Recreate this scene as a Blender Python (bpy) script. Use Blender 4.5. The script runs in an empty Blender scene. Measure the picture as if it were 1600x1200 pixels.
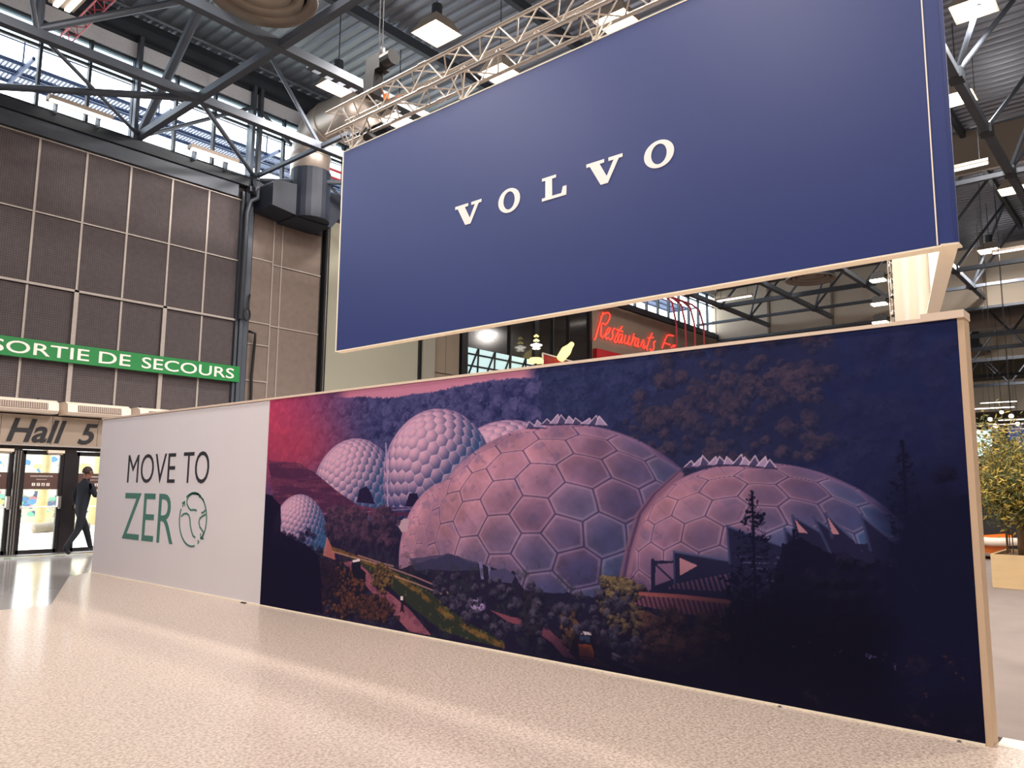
import bpy, math, random
import numpy as np
from mathutils import Vector, Matrix
random.seed(5); RNG = np.random.default_rng(11)
SC = bpy.context.scene; COL = SC.collection
PI = math.pi

# ------------------------------------------------------------------ camera
RM = Matrix(((0.6534923, -0.1046073, -0.74967), (-0.7568861, -0.0792691, -0.6487217), (0.0084353, 0.9913494, -0.1309775)))
EYE = Vector((0, 0, 1.46)); FPX = 1212.27
cam = bpy.data.objects.new('camera', bpy.data.cameras.new('camera')); COL.objects.link(cam)
cam.matrix_world = Matrix.Translation(EYE) @ RM.to_4x4()
cam.data.sensor_width = 36; cam.data.lens = 36 * FPX / 1600; cam.data.clip_end = 300
SC.camera = cam
# ------------------------------------------------------------------ world, light, exposure
SC.view_settings.view_transform = 'Standard'; SC.view_settings.look = 'None'
SC.view_settings.exposure = 0.0; SC.view_settings.gamma = 1.0; SC.view_settings.use_curve_mapping = False
w = bpy.data.worlds.new('overcast_sky'); SC.world = w; w.use_nodes = True
w.node_tree.nodes['Background'].inputs[0].default_value = (0.90, 0.95, 1.0, 1)
w.node_tree.nodes['Background'].inputs[1].default_value = 7.0
LAMP_W = 66.0      # each high bay floodlight
SPOT_W = 9.0        # each small stage lamp
LAMPS = [(10.0, 10.75), (10.0, 14.0), (12.0, 14.2), (12.0, 10.8), (12.05, 7.75), (16.0, 2.35), (19.65, 3.35),
         (3.9, 10.75), (3.9, 4.6), (10.0, 4.6), (-2.2, 10.75), (-2.2, 4.6), (3.9, -1.6), (-2.2, -1.6), (10, -1.6), (19.6, -3.5), (27, 3.3), (27, 10.8), (33.5, 5), (45, 7), (59, 7)]  # last two lamps added to brighten the far roof
LAMP_Z = 10.5
for i, (x, y) in enumerate(LAMPS):
    l = bpy.data.lights.new('floodlight_beam', 'AREA'); l.shape = 'SQUARE'; l.size = 0.6
    l.energy = LAMP_W * (3.2 if i < 7 else 6.0); l.color = (1.0, 0.93, 0.87)
    o = bpy.data.objects.new('floodlight_beam', l); o.location = (x, y, LAMP_Z - 0.03); COL.objects.link(o)
    l2 = bpy.data.lights.new('floodlight_glow', 'POINT'); l2.energy = LAMP_W * 1.3; l2.color = l.color; l2.shadow_soft_size = .2   # light the glass throws sideways and up
    o = bpy.data.objects.new('floodlight_glow', l2); o.location = (x, y, LAMP_Z - .3); COL.objects.link(o)

# ------------------------------------------------------------------ helpers
def ray(px, py): return RM @ Vector((px - 800, -(py - 600), -FPX))
def onX(px, py, X=5.36): d = ray(px, py); return EYE + d * (X / d.x)
def onY(px, py, Y=18.0): d = ray(px, py); return EYE + d * (Y / d.y)

def lin(c): return tuple((v / 12.92 if v <= 0.04045 else ((v + 0.055) / 1.055) ** 2.4) for v in c)
def rgb(r, g, b): return lin((r / 255, g / 255, b / 255)) + (1,)
MATS = {}
def mat(name, col, rough=0.5, metal=0.0, vary=0.12, scale=6.0, bump=0.0, bscale=40.0, emit=None, spec=0.5, stretch=(1, 1, 1)):
    m = bpy.data.materials.new(name); m.use_nodes = True; MATS[name] = m
    N, L = m.node_tree.nodes, m.node_tree.links; b = N['Principled BSDF']
    tc = N.new('ShaderNodeTexCoord'); mp = N.new('ShaderNodeMapping'); mp.inputs['Scale'].default_value = stretch
    L.new(tc.outputs['Object'], mp.inputs['Vector'])
    nz = N.new('ShaderNodeTexNoise'); nz.inputs['Scale'].default_value = scale; nz.inputs['Detail'].default_value = 4
    L.new(mp.outputs[0], nz.inputs['Vector'])
    mx = N.new('ShaderNodeMix'); mx.data_type = 'RGBA'
    mx.inputs['A'].default_value = tuple(max(0, v * (1 - vary)) for v in col[:3]) + (1,)
    mx.inputs['B'].default_value = tuple(v * (1 + vary) for v in col[:3]) + (1,)
    L.new(nz.outputs['Fac'], mx.inputs['Factor']); L.new(mx.outputs['Result'], b.inputs['Base Color'])
    b.inputs['Roughness'].default_value = rough; b.inputs['Metallic'].default_value = metal
    b.inputs['Specular IOR Level'].default_value = spec
    if bump:
        n2 = N.new('ShaderNodeTexNoise'); n2.inputs['Scale'].default_value = bscale
        bp = N.new('ShaderNodeBump'); bp.inputs['Strength'].default_value = bump; bp.inputs['Distance'].default_value = 0.01
        L.new(mp.outputs[0], n2.inputs['Vector']); L.new(n2.outputs['Fac'], bp.inputs['Height']); L.new(bp.outputs[0], b.inputs['Normal'])
    if emit:
        b.inputs['Emission Color'].default_value = tuple(emit[:3]) + (1,); b.inputs['Emission Strength'].default_value = emit[3]
    return m

class MB:
    """collects shapes in world coordinates; build() makes ONE mesh object"""
    def __init__(s): s.v = []; s.f = []; s.mi = []; s.cur = 0
    def add(s, vs, fs):
        n = len(s.v); s.v += [tuple(v) for v in vs]; s.f += [tuple(i + n for i in f) for f in fs]; s.mi += [s.cur] * len(fs); return s
    def box(s, x0, x1, y0, y1, z0, z1):
        v = [(x, y, z) for z in (z0, z1) for y in (y0, y1) for x in (x0, x1)]
        return s.add(v, [(0, 2, 3, 1), (4, 5, 7, 6), (0, 1, 5, 4), (2, 6, 7, 3), (0, 4, 6, 2), (1, 3, 7, 5)])
    def bar(s, a, b, w, h=None, up=(0, 0, 1)):
        a, b = Vector(a), Vector(b); h = h or w; d = (b - a).normalized(); u = Vector(up)
        if abs(d.dot(u)) > .97: u = Vector((1, 0, 0))
        r = d.cross(u).normalized() * (w / 2); t = r.cross(d).normalized() * (h / 2)
        v = [p + q for p in (a, b) for q in (-r - t, r - t, r + t, -r + t)]
        return s.add(v, [(3, 2, 1, 0), (4, 5, 6, 7), (0, 1, 5, 4), (1, 2, 6, 5), (2, 3, 7, 6), (3, 0, 4, 7)])
    def tube(s, pts, r, n=10, cap=True):
        pts = [Vector(p) for p in pts]; rs = r if isinstance(r, (list, tuple)) else [r] * len(pts); V = []; ref = None
        for i, p in enumerate(pts):
            d = (pts[min(i + 1, len(pts) - 1)] - pts[max(i - 1, 0)]).normalized()
            if ref is None: ref = Vector((0, 0, 1)) if abs(d.z) < .9 else Vector((1, 0, 0))
            x = d.cross(ref).normalized(); y = x.cross(d).normalized(); ref = y
            V += [p + (x * math.cos(2 * PI * k / n) + y * math.sin(2 * PI * k / n)) * rs[i] for k in range(n)]
        F = [(i * n + k, i * n + (k + 1) % n, (i + 1) * n + (k + 1) % n, (i + 1) * n + k) for i in range(len(pts) - 1) for k in range(n)]
        if cap: F += [tuple(range(n))[::-1], tuple((len(pts) - 1) * n + k for k in range(n))]
        return s.add(V, F)
    def lathe(s, c, prof, n=32):
        c = Vector(c); V = [c + Vector((r * math.cos(2 * PI * k / n), r * math.sin(2 * PI * k / n), z)) for r, z in prof for k in range(n)]
        F = [(i * n + k, i * n + (k + 1) % n, (i + 1) * n + (k + 1) % n, (i + 1) * n + k) for i in range(len(prof) - 1) for k in range(n)]
        return s.add(V, F)
    def prism(s, poly, axis, a, b):
        """poly in the two other axes, extruded along axis from a to b"""
        def mk(p, t): return {'x': (t, p[0], p[1]), 'y': (p[0], t, p[1]), 'z': (p[0], p[1], t)}[axis]
        n = len(poly); V = [mk(p, a) for p in poly] + [mk(p, b) for p in poly]
        return s.add(V, [tuple(range(n))[::-1], tuple(range(n, 2 * n))] + [(i, (i + 1) % n, n + (i + 1) % n, n + i) for i in range(n)])
    def mesh(s, name, m, origin=(0, 0, 0)):
        me = bpy.data.meshes.new(name); o = Vector(origin)
        me.from_pydata([tuple(Vector(v) - o) for v in s.v], [], s.f)
        for k in (m if isinstance(m, (list, tuple)) else [m]): me.materials.append(k)
        if s.cur: me.polygons.foreach_set('material_index', s.mi)
        me.update(); return me
    def build(s, name, m, parent=None, smooth=False):
        me = s.mesh(name, m, wpos(parent)); o = bpy.data.objects.new(name, me); COL.objects.link(o)
        if smooth: me.polygons.foreach_set('use_smooth', [True] * len(me.polygons))
        if parent: o.parent = parent
        return o
def wpos(o):
    p = Vector((0, 0, 0))
    while o is not None: p = p + Vector(o.location); o = o.parent
    return p
def tag(o, label=None, cat=None, group=None, kind=None):
    if label: o['label'] = label
    if cat: o['category'] = cat
    if group: o['group'] = group
    if kind: o['kind'] = kind
    return o
def thing(name, label, cat, loc, group=None):
    o = bpy.data.objects.new(name, None); COL.objects.link(o); o.location = loc; o.empty_display_size = .2
    return tag(o, label, cat, group)
def B(x0, x1, y0, y1, z0, z1): return MB().box(x0, x1, y0, y1, z0, z1)
UC = {}
def rod(name, a, b, r, m, parent, n=8):
    """a round bar that shares one unit mesh per material"""
    k = (m.name, n)
    if k not in UC:
        t = MB().tube([(0, 0, 0), (0, 0, 1)], 1.0, n); UC[k] = t.mesh('round_bar', m)
    a, b = Vector(a), Vector(b); d = b - a
    o = bpy.data.objects.new(name, UC[k]); COL.objects.link(o); o.parent = parent
    o.location = a - wpos(parent); o.rotation_mode = 'QUATERNION'
    o.rotation_quaternion = Vector((0, 0, 1)).rotation_difference(d.normalized()); o.scale = (r, r, d.length)
    return o
def copy_tree(o, parent=None):
    c = o.copy(); COL.objects.link(c); c.parent = parent
    for ch in list(o.children): copy_tree(ch, c)
    return c
def flat_curve(splines, extrude=0.0, txt=None, shear=0.0, offset=0.0):
    cu = bpy.data.curves.new('outline', 'FONT' if txt else 'CURVE')
    if txt: cu.body = txt; cu.shear = shear; cu.offset = offset; cu.resolution_u = 4
    else:
        cu.dimensions = '2D'
        for pts in splines:
            sp = cu.splines.new('POLY'); sp.points.add(len(pts) - 1); sp.use_cyclic_u = True
            for i, p in enumerate(pts): sp.points[i].co = (p[0], p[1], 0, 1)
    cu.fill_mode = 'BOTH'; cu.extrude = extrude
    o = bpy.data.objects.new('outline', cu); COL.objects.link(o); bpy.context.view_layer.update()
    me = bpy.data.meshes.new_from_object(o.evaluated_get(bpy.context.evaluated_depsgraph_get()))
    bpy.data.objects.remove(o); bpy.data.curves.remove(cu); return me
def lettering(name, parent, m, plane, at, a0, a1, z0, z1, txt=None, splines=None, shear=0.0, offset=0.0, th=0.004):
    """letters fitted to a box on a wall; plane 'x' reads toward -Y, plane 'y' reads toward +X"""
    me = flat_curve(splines, 0.5, txt, shear, offset); co = np.empty(len(me.vertices) * 3); me.vertices.foreach_get('co', co); co = co.reshape(-1, 3)
    mn, mxx = co.min(0), co.max(0); u = (co[:, 0] - mn[0]) / (mxx[0] - mn[0]); v = (co[:, 1] - mn[1]) / (mxx[1] - mn[1])
    a = a0 + (a1 - a0) * u; z = z0 + (z1 - z0) * v; d = at - (co[:, 2] - mn[2]) * th
    P3 = np.stack([d, a, z], 1) if plane == 'x' else np.stack([a, d, z], 1)
    P3 = P3 - np.array(wpos(parent)); me.vertices.foreach_set('co', P3.ravel()); me.materials.clear(); me.materials.append(m); me.update()
    o = bpy.data.objects.new(name, me); COL.objects.link(o); o.parent = parent; return o

# ------------------------------------------------------------------ materials
M_mesh = mat('perforated_dark_panel', rgb(78, 70, 72), .75, 0, .3, 9, .9, 130)
def add_rows(m, amt):
    N, L = m.node_tree.nodes, m.node_tree.links; b = N['Principled BSDF']; src = b.inputs['Base Color'].links[0].from_socket
    tc = N.new('ShaderNodeTexCoord'); cols = []
    for ax, sc in (('Z', 6.2), ('X', 7.0)):
        wv = N.new('ShaderNodeTexWave'); wv.bands_direction = ax; wv.inputs['Scale'].default_value = sc; wv.inputs['Distortion'].default_value = .4; L.new(tc.outputs['Object'], wv.inputs['Vector']); cols.append(wv)
    mu = N.new('ShaderNodeMath'); mu.operation = 'MULTIPLY'; L.new(cols[0].outputs['Fac'], mu.inputs[0]); L.new(cols[1].outputs['Fac'], mu.inputs[1])
    mr = N.new('ShaderNodeMapRange'); mr.inputs['To Min'].default_value = 1 + amt; mr.inputs['To Max'].default_value = 1 - amt * 1.6; L.new(mu.outputs[0], mr.inputs['Value'])
    mx = N.new('ShaderNodeVectorMath'); mx.operation = 'SCALE'; L.new(src, mx.inputs[0]); L.new(mr.outputs[0], mx.inputs['Scale']); L.new(mx.outputs[0], b.inputs['Base Color'])
add_rows(M_mesh, .35)
M_mesh2 = mat('perforated_taupe_panel', rgb(120, 106, 98), .75, 0, .2, 6, .6, 150)
add_rows(M_mesh2, .2)
M_strip = mat('galvanised_strip', rgb(172, 162, 156), .5, .2, .5, 60)
M_wallb = mat('dark_backing', rgb(50, 46, 48), .8)
M_steel = mat('grey_painted_steel', rgb(78, 84, 94), .45, .3, .15, 3)
M_steeld = mat('dark_painted_steel', rgb(52, 58, 66), .5, .2, .15, 3)
M_deck = mat('galvanised_roof_deck', rgb(128, 133, 144), .42, .55, .12, 2)
M_fascia = mat('speckled_concrete', rgb(205, 208, 215), .85, 0, .3, 40)
M_alu = mat('aluminium_tube', rgb(205, 195, 185), .3, .75, .08, 10)
M_white = mat('white_fabric', rgb(222, 216, 222), .7, 0, .03, 1.5, .1, 6)
M_cap = mat('cream_painted_wood', rgb(226, 205, 186), .55, 0, .04, 4)
M_post = mat('beige_painted_wood', rgb(205, 178, 150), .6, 0, .05, 5)
M_rim = mat('cream_aluminium_frame', rgb(250, 238, 215), .45, 0, .03, 5)
M_black = mat('black_metal', rgb(28, 28, 31), .45, .2, .2, 5)
M_blackp = mat('black_plastic', rgb(22, 22, 24), .5, 0, .2, 8)
M_frame = mat('dark_door_frame', rgb(46, 42, 46), .35, .4, .15, 5)
M_chrome = mat('brushed_steel', rgb(185, 182, 180), .3, .9, .1, 12)
M_header = mat('beige_satin_cladding', rgb(176, 160, 146), .35, .35, .12, 2)
M_acs = mat('cream_enamel', rgb(240, 222, 205), .4, 0, .03, 4)
M_grille = mat('taupe_grille', rgb(120, 104, 95), .5, .2, .15, 40)
M_green = mat('green_sign_face', rgb(22, 128, 62), .5, 0, .05, 3)
M_letter = mat('white_lettering', rgb(250, 240, 232), .5, 0, .02, 3)
M_dark = mat('charcoal_lettering', rgb(44, 46, 54), .55, 0, .05, 3)
M_hall = mat('black_lettering', rgb(38, 37, 42), .5, 0, .05, 3)
M_teal = mat('teal_lettering', rgb(70, 122, 112), .55, 0, .05, 3)
M_volvo = mat('ivory_lettering', rgb(250, 240, 236), .5, 0, .02, 3)
M_liner = mat('white_backlit_liner', rgb(250, 240, 225), .8, 0, .02, 2, .15, 3, stretch=(4, 4, .4))
M_duct = mat('galvanised_duct', rgb(170, 158, 148), .4, .6, .18, 3)
M_ductbox = mat('shaded_duct_blue_grey', rgb(30, 36, 50), .6, .1, .1, 2)  # dark tone carries the shade on the lower duct and box
M_fan = mat('taupe_diffuser', rgb(150, 138, 126), .5, .2, .1, 4)
M_lens = mat('floodlight_lens', (1, .9, .8, 1), .3, emit=(1.0, .80, .58, 9.0))
M_tube = mat('fluorescent_tube', (1, 1, 1, 1), .3, emit=(1.0, .93, .82, 4.0))
M_neon = mat('red_neon_tube', (1, .1, .05, 1), .3, emit=(1.0, .035, .02, 2.2))
M_neonc = mat('orange_neon_core', (1, .3, .1, 1), .3, emit=(1.0, .35, .12, 5.0))
M_yel = mat('yellow_lit_sign', (1, .9, .3, 1), .3, emit=(1.0, .85, .35, 1.2))
M_red = mat('red_panel', rgb(190, 30, 40), .5, 0, .08, 2)
M_redsteel = mat('red_painted_steel', rgb(190, 70, 80), .5, .1, .1, 3)
M_partition = mat('grey_green_partition', rgb(158, 156, 140), .8, 0, .04, 1)
M_conc = mat('beige_concrete', rgb(142, 128, 112), .8, 0, .12, 1.5)
M_pillar = mat('grey_beige_pillar', rgb(150, 146, 134), .7, 0, .05, 2)
M_bulk = mat('beige_bulkhead_board', rgb(178, 166, 150), .8, 0, .06, .6)
M_bulkd = mat('brown_bulkhead_board', rgb(120, 108, 96), .8, 0, .06, .6)
M_carpet = mat('grey_carpet', rgb(138, 126, 120), .95, 0, .14, 3, .3, 90)
M_white_edge = mat('white_floor_trim', rgb(238, 224, 206), .5, 0, .03, 4)
M_wood = mat('pale_plywood', rgb(215, 184, 138), .6, 0, .1, 2, stretch=(1, 1, 6))
M_bark = mat('brown_bark', rgb(110, 82, 55), .85, 0, .25, 12, .5, 30)
M_leaf = mat('olive_leaf', rgb(84, 88, 40), .6, 0, .4, 3)
M_leafy = mat('yellow_green_leaf', rgb(176, 150, 62), .6, 0, .35, 3)
M_orange = mat('orange_machine_paint', rgb(235, 120, 25), .4, 0, .08, 3)
M_navy_cloth = mat('navy_cloth', rgb(16, 21, 36), .85, 0, .2, 12, .3, 40)
M_navy_trouser = mat('dark_navy_trousers', rgb(14, 17, 28), .85, 0, .2, 12)
M_skin = mat('skin', rgb(128, 84, 68), .55, 0, .06, 10)
M_hair = mat('dark_hair', rgb(45, 30, 28), .7, 0, .2, 30)
M_shoe = mat('black_shoe_leather', rgb(20, 20, 22), .4)
M_pave = mat('pale_paving', rgb(225, 222, 200), .9, 0, .12, .7)
M_trunk = mat('plane_tree_bark', rgb(195, 175, 130), .9, 0, .35, 5)
M_grate = mat('blue_grey_grating', rgb(60, 75, 110), .5, .3, .1, 4)
M_blue_sign = mat('blue_sign_face', rgb(20, 75, 165), .5, 0, .05, 1)
M_screen_refl = mat('cyan_screen_and_reflection', (.6, .9, .9, 1), .4, emit=(.65, .88, .92, .55))  # glow of the display screen and of the painted glazing reflection
M_brown = mat('brown_sticker', rgb(88, 62, 58), .5, 0, .08, 4)
M_cable = mat('pale_sling', rgb(225, 215, 200), .7)
M_glassd = mat('dark_tinted_glass', rgb(38, 34, 34), .12, 0, .3, .8, spec=.8)

def glass(name, tint=(1, 1, 1, 1), mixf=.12):
    m = bpy.data.materials.new(name); m.use_nodes = True; N, L = m.node_tree.nodes, m.node_tree.links; N.remove(N['Principled BSDF'])
    t = N.new('ShaderNodeBsdfTransparent'); t.inputs[0].default_value = tint
    g = N.new('ShaderNodeBsdfGlossy'); g.inputs['Roughness'].default_value = .05
    mx = N.new('ShaderNodeMixShader'); mx.inputs[0].default_value = mixf
    nz = N.new('ShaderNodeTexNoise'); nz.inputs['Scale'].default_value = 2
    mr = N.new('ShaderNodeMapRange'); mr.inputs['To Min'].default_value = mixf * .6; mr.inputs['To Max'].default_value = mixf * 1.4
    L.new(nz.outputs['Fac'], mr.inputs['Value']); L.new(mr.outputs[0], mx.inputs[0])
    L.new(t.outputs[0], mx.inputs[1]); L.new(g.outputs[0], mx.inputs[2]); L.new(mx.outputs[0], N['Material Output'].inputs['Surface']); return m
M_pane = glass('clear_glass', (.97, .99, 1, 1), .06)
M_frost = glass('dusty_glass', (.62, .70, .74, 1), .1)

# stand floor: cream mat with a fine pebble grain under a clear satin film
def floor_mat():
    m = bpy.data.materials.new('cream_pebbled_mat'); m.use_nodes = True; N, L = m.node_tree.nodes, m.node_tree.links; b = N['Principled BSDF']
    tc = N.new('ShaderNodeTexCoord')
    v = N.new('ShaderNodeTexNoise'); v.inputs['Scale'].default_value = 52; v.inputs['Detail'].default_value = 2.5; v.inputs['Distortion'].default_value = .6
    g = N.new('ShaderNodeTexNoise'); g.inputs['Scale'].default_value = .5; g.inputs['Detail'].default_value = 3
    L.new(tc.outputs['Object'], v.inputs['Vector']); L.new(tc.outputs['Object'], g.inputs['Vector'])
    r = N.new('ShaderNodeValToRGB'); r.color_ramp.elements[0].position = .38; r.color_ramp.elements[1].position = .6
    r.color_ramp.elements[0].color = rgb(166, 147, 134); r.color_ramp.elements[1].color = rgb(208, 190, 176)
    L.new(v.outputs['Fac'], r.inputs[0])
    mx = N.new('ShaderNodeMix'); mx.data_type = 'RGBA'; mx.blend_type = 'MULTIPLY'; mx.inputs['Factor'].default_value = 1
    r2 = N.new('ShaderNodeValToRGB'); r2.color_ramp.elements[0].color = (.93, .93, .94, 1); r2.color_ramp.elements[1].color = (1, 1, 1, 1)
    L.new(g.outputs['Fac'], r2.inputs[0]); L.new(r.outputs[0], mx.inputs['A']); L.new(r2.outputs[0], mx.inputs['B']); L.new(mx.outputs['Result'], b.inputs['Base Color'])
    bp = N.new('ShaderNodeBump'); bp.inputs['Strength'].default_value = .25; bp.inputs['Distance'].default_value = .004
    L.new(v.outputs['Fac'], bp.inputs['Height']); L.new(bp.outputs[0], b.inputs['Normal'])
    b.inputs['Roughness'].default_value = .45
    b.inputs['Coat Weight'].default_value = .4; b.inputs['Coat Roughness'].default_value = .17
    return m
M_floor = floor_mat()
M_hallfloor = mat('polished_hall_floor', rgb(160, 154, 152), .14, 0, .15, .5)

# navy banner cloth, a slight sheen
M_navy = mat('navy_banner_cloth', rgb(24, 44, 112), .45, 0, .04, .8, .05, 3)
M_navy.node_tree.nodes['Principled BSDF'].inputs['Sheen Weight'].default_value = .12

# ------------------------------------------------------------------ the setting
def struct(name, mb, m, parent=None):
    o = mb.build(name, m, parent)
    if parent is None: tag(o, kind='structure')
    return o
floor = struct('floor', B(-13, 75, -13, 18.4, -.3, -.03), M_hallfloor)
mat_floor = struct('trim_1', MB().prism([(-13, -13), (5.42, -13), (5.42, 13.82), (4.9, 13.4), (3.65, 10.46), (-13, 10.44)], 'z', -.03, 0), M_floor); tag(mat_floor, 'cream pebbled exhibition floor mat in front of the picture wall')
carpet = struct('trim_2', B(5.62, 60, -13, 13.5, -.03, -.004), M_carpet); tag(carpet, 'grey carpet behind the picture wall')
struct('trim_3', B(5.423, 5.617, -8, .955, -.03, -.002), M_white_edge)
# back wall with door opening and clerestory opening
wb = MB().box(-13, 4.2, 18.02, 18.3, 0, 9.3).box(8.6, 12.55, 18.02, 18.3, 0, 9.3).box(4.2, 8.6, 18.02, 18.3, 2.2, 9.3)
wb.box(12.55, 37, 18.06, 18.3, 0, 9.3)
wall_back = struct('wall_back', wb, M_wallb)
struct('wall_left', B(-13.3, -13, -13, 18.3, -.3, 12.6), M_bulkd)
struct('wall_front', B(-13.3, 75, -13.3, -13, -.3, 12.6), M_bulk)
struct('wall_right', B(75, 75.3, -13, 18.3, -.3, 12.6), M_bulk)
struct('wall_far', B(37.2, 75, 18.02, 18.3, -.3, 12.6), M_bulk)
# corrugated roof deck
dk = MB(); pitch = .3; x = -13.3; prof = []
while x < 75:
    prof += [(x, 12.42), (x + .11, 12.42), (x + .15, 12.48), (x + .26, 12.48)]; x += pitch
nn = len(prof)
dk.add([(p[0], -13.3, p[1]) for p in prof] + [(p[0], 18.3, p[1]) for p in prof], [(i, i + 1, nn + i + 1, nn + i) for i in range(nn - 1)])
deck = struct('ceiling', dk, M_deck)
struct('ceiling', B(-13.3, 75.3, -13.3, 18.35, 12.52, 12.7), M_steeld, deck)
# wall head: rails under the clerestory, fascia above it
struct('trim_4', B(-13, 9.86, 17.9, 18.02, 8.80, 9.12), M_steel)
struct('trim_5', B(-13, 37, 17.84, 18.0, 9.14, 9.36), M_steeld)
struct('trim_6', B(-13, 37, 17.97, 18.3, 11.42, 11.78), M_fascia)
struct('trim_7', MB().box(-13, 37, 18.0, 18.3, 11.78, 12.42).box(-13, 37, 17.78, 18.0, 11.9, 12.1), M_steeld)

# perforated panels, each its own piece of the wall
colx = [3.40, 4.35, 5.30, 6.25, 7.21, 8.19, 9.12, 9.98]
rows = [(7.15, 8.76), (5.6, 7.12), (3.02, 5.56)]
pm = {}
for i in range(len(colx) - 1):
    for z0, z1 in rows:
        B(colx[i] + .012, colx[i + 1] - .012, 17.985, 18.02, z0 + .012, z1 - .012).build('perforated_panel', M_mesh, wall_back)
for x in colx[1:-1]:
    B(x - .022, x + .022, 17.965, 17.99, 5.62, 8.76).build('cover_strip', M_strip, wall_back)
    B(x - .022, x + .022, 17.965, 17.99, 3.02, 5.55).build('cover_strip', M_strip, wall_back)
for x in (6.25, 8.19):
    B(x - .045, x + .045, 17.93, 17.962, 3.02, 5.62).build('upright_rail', M_strip, wall_back)
for z, t, y in ((8.76, .03, 17.96), (7.14, .03, 17.96), (5.59, .05, 17.93)):
    B(3.4, 9.98, y, y + .028, z - t / 2, z + t / 2).build('cover_strip', M_strip, wall_back)
# pipe chase
for x0, x1, y0 in ((9.98, 10.05, 17.9), (10.07, 10.17, 17.86), (10.2, 10.33, 17.9)):
    B(x0, x1, y0, 18.02, 3.0, 8.98).build('chase_rail', M_steel, wall_back)
# taupe panels right of the chase with the stepped top
c2 = [10.38, 11.02, 11.26, 12.5]
for (x0, x1, tops) in ((10.38, 10.98, (9.02, 8.72, 7.32, 5.63, 5.05, 4.1, 3.0)), (11.0, 11.24, (8.55, 7.27, 5.6, 3.0)), (11.26, 12.5, (8.42, 7.24, 5.6, 3.0))):
    for a, b in zip(tops[:-1], tops[1:]):
        B(x0 + .01, x1 - .01, 17.985, 18.02, b + .012, a - .012).build('perforated_panel', M_mesh2, wall_back)
for x in (10.99, 11.25): B(x - .015, x + .015, 17.965, 17.985, 3.0, 8.5 if x > 11.1 else 8.95).build('cover_strip', M_strip, wall_back)
for x0, x1, z in ((10.38, 10.98, 7.32), (10.38, 10.98, 5.63), (10.38, 10.98, 5.05), (10.38, 10.98, 4.1), (11.0, 12.5, 7.26), (11.0, 12.5, 5.6)):
    B(x0, x1, 17.962, 17.984, z - .015, z + .015).build('cover_strip', M_strip, wall_back)
# grey green partition, pillar, concrete panels
B(12.72, 16.18, 17.9, 18.02, 3.0, 8.93).build('smooth_partition_board', M_partition, wall_back)
for x in (12.6, 12.68, 16.2, 16.28): B(x - .025, x + .025, 17.86, 18.04, 3.0, 8.98).build('black_post', M_black, wall_back)
B(12.63, 12.655, 17.85, 17.9, 3.0, 8.9).build('steel_edge', M_chrome, wall_back)
B(16.31, 16.82, 17.8, 18.04, 2.8, 9.2).build('pillar', M_pillar, wall_back)
for i in range(2):
    for z0, z1 in ((3.0, 5.05), (5.08, 6.55), (6.58, 9.1)):
        x0 = 16.84 + i * .62; B(x0, x0 + .6, 17.96, 18.06, z0, z1).build('concrete_panel', M_conc, wall_back)

# clerestory: panes and mullions
mx_ = [3.2, 4.18, 5.17, 6.17, 7.17, 8.17, 9.17, 10.17, 11.18, 12.18] + [13.2 + i for i in range(0, 24)]
win = struct('window_1', MB().box(-13, 37, 18.02, 18.1, 9.36, 9.48).box(-13, 37, 18.02, 18.1, 11.36, 11.44), M_steeld)
for i, x in enumerate(mx_):
    wdt = .05 if i in (4, 7, 10, 13, 16, 19, 22, 25) else .03
    B(x - wdt, x + wdt, 17.99, 18.12, 9.4, 11.42).build('mullion', M_steeld, win)
    if x > -13 and i + 1 < len(mx_):
        B(x + wdt, mx_[i + 1] - .03, 18.06, 18.068, 9.46, 10.82).build('pane', M_pane, win)
        B(x + wdt, mx_[i + 1] - .03, 18.06, 18.068, 10.84, 11.38).build('pane', M_frost, win)
B(-13, 3.17, 18.06, 18.068, 9.46, 11.38).build('pane', M_pane, win)
B(-13, 37, 18.03, 18.09, 10.8, 10.86).build('transom', M_steeld, win)

# restaurant front: dark glazed bays and neon wall
win2 = struct('window_2', MB().box(18.14, 25.7, 17.92, 18.05, 8.9, 9.1).box(18.14, 25.7, 17.92, 18.05, 2.8, 3.0), M_black)
gx = [18.2, 20.6, 22.05, 23.1, 24.1, 25.5]
for a, b in zip(gx[:-1], gx[1:]):
    B(a, b, 17.98, 17.99, 3.0, 8.9).build('tinted_pane', M_glassd, win2)
for x, t in ((18.28, .14), (20.6, .03), (22.1, .13), (23.1, .05), (24.1, .03), (25.55, .08)): B(x - t, x + t, 17.9, 18.02, 3.0, 8.9).build('mullion', M_black, win2)
B(25.66, 37, 17.9, 18.06, 6.0, 9.1).build('sign_wall_board', M_conc, wall_back)
B(25.7, 37, 17.7, 17.895, 6.2, 7.05).build('red_fascia', M_red, wall_back)

# bulkheads that close the bay to the right, in boards
bk = struct('wall_bulkhead', B(37.02, 37.2, -13, 18.02, 9.02, 11.7), M_bulkd)
yy = [-12.9, -9.8, -6.7, -3.6, -.5, 2.7, 5.8, 8.9, 12.02, 15.12, 17.95]
for a, b in zip(yy[:-1], yy[1:]): B(36.98, 37.02, a + .03, b - .03, 9.12, 11.66).build('board', M_bulk, bk)
for y in yy[1:-1]: B(36.9, 37.02, y - .05, y + .05, 9.1, 12.3).build('stud', M_bulkd, bk)
B(36.9, 37.2, -13, 18, 9.0, 9.1).build('bottom_rail', M_steel, bk)
struct('wall_bulkhead.001', B(26.0, 26.15, -13, 9.2, 11.0, 12.3), M_bulkd)
struct('wall_bulkhead.002', B(52.0, 52.2, -13, 18, 9.0, 12.4), M_bulk)
struct('wall_bulkhead.003', B(66.0, 66.2, -13, 18, 7.2, 9.5), M_bulk)

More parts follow.
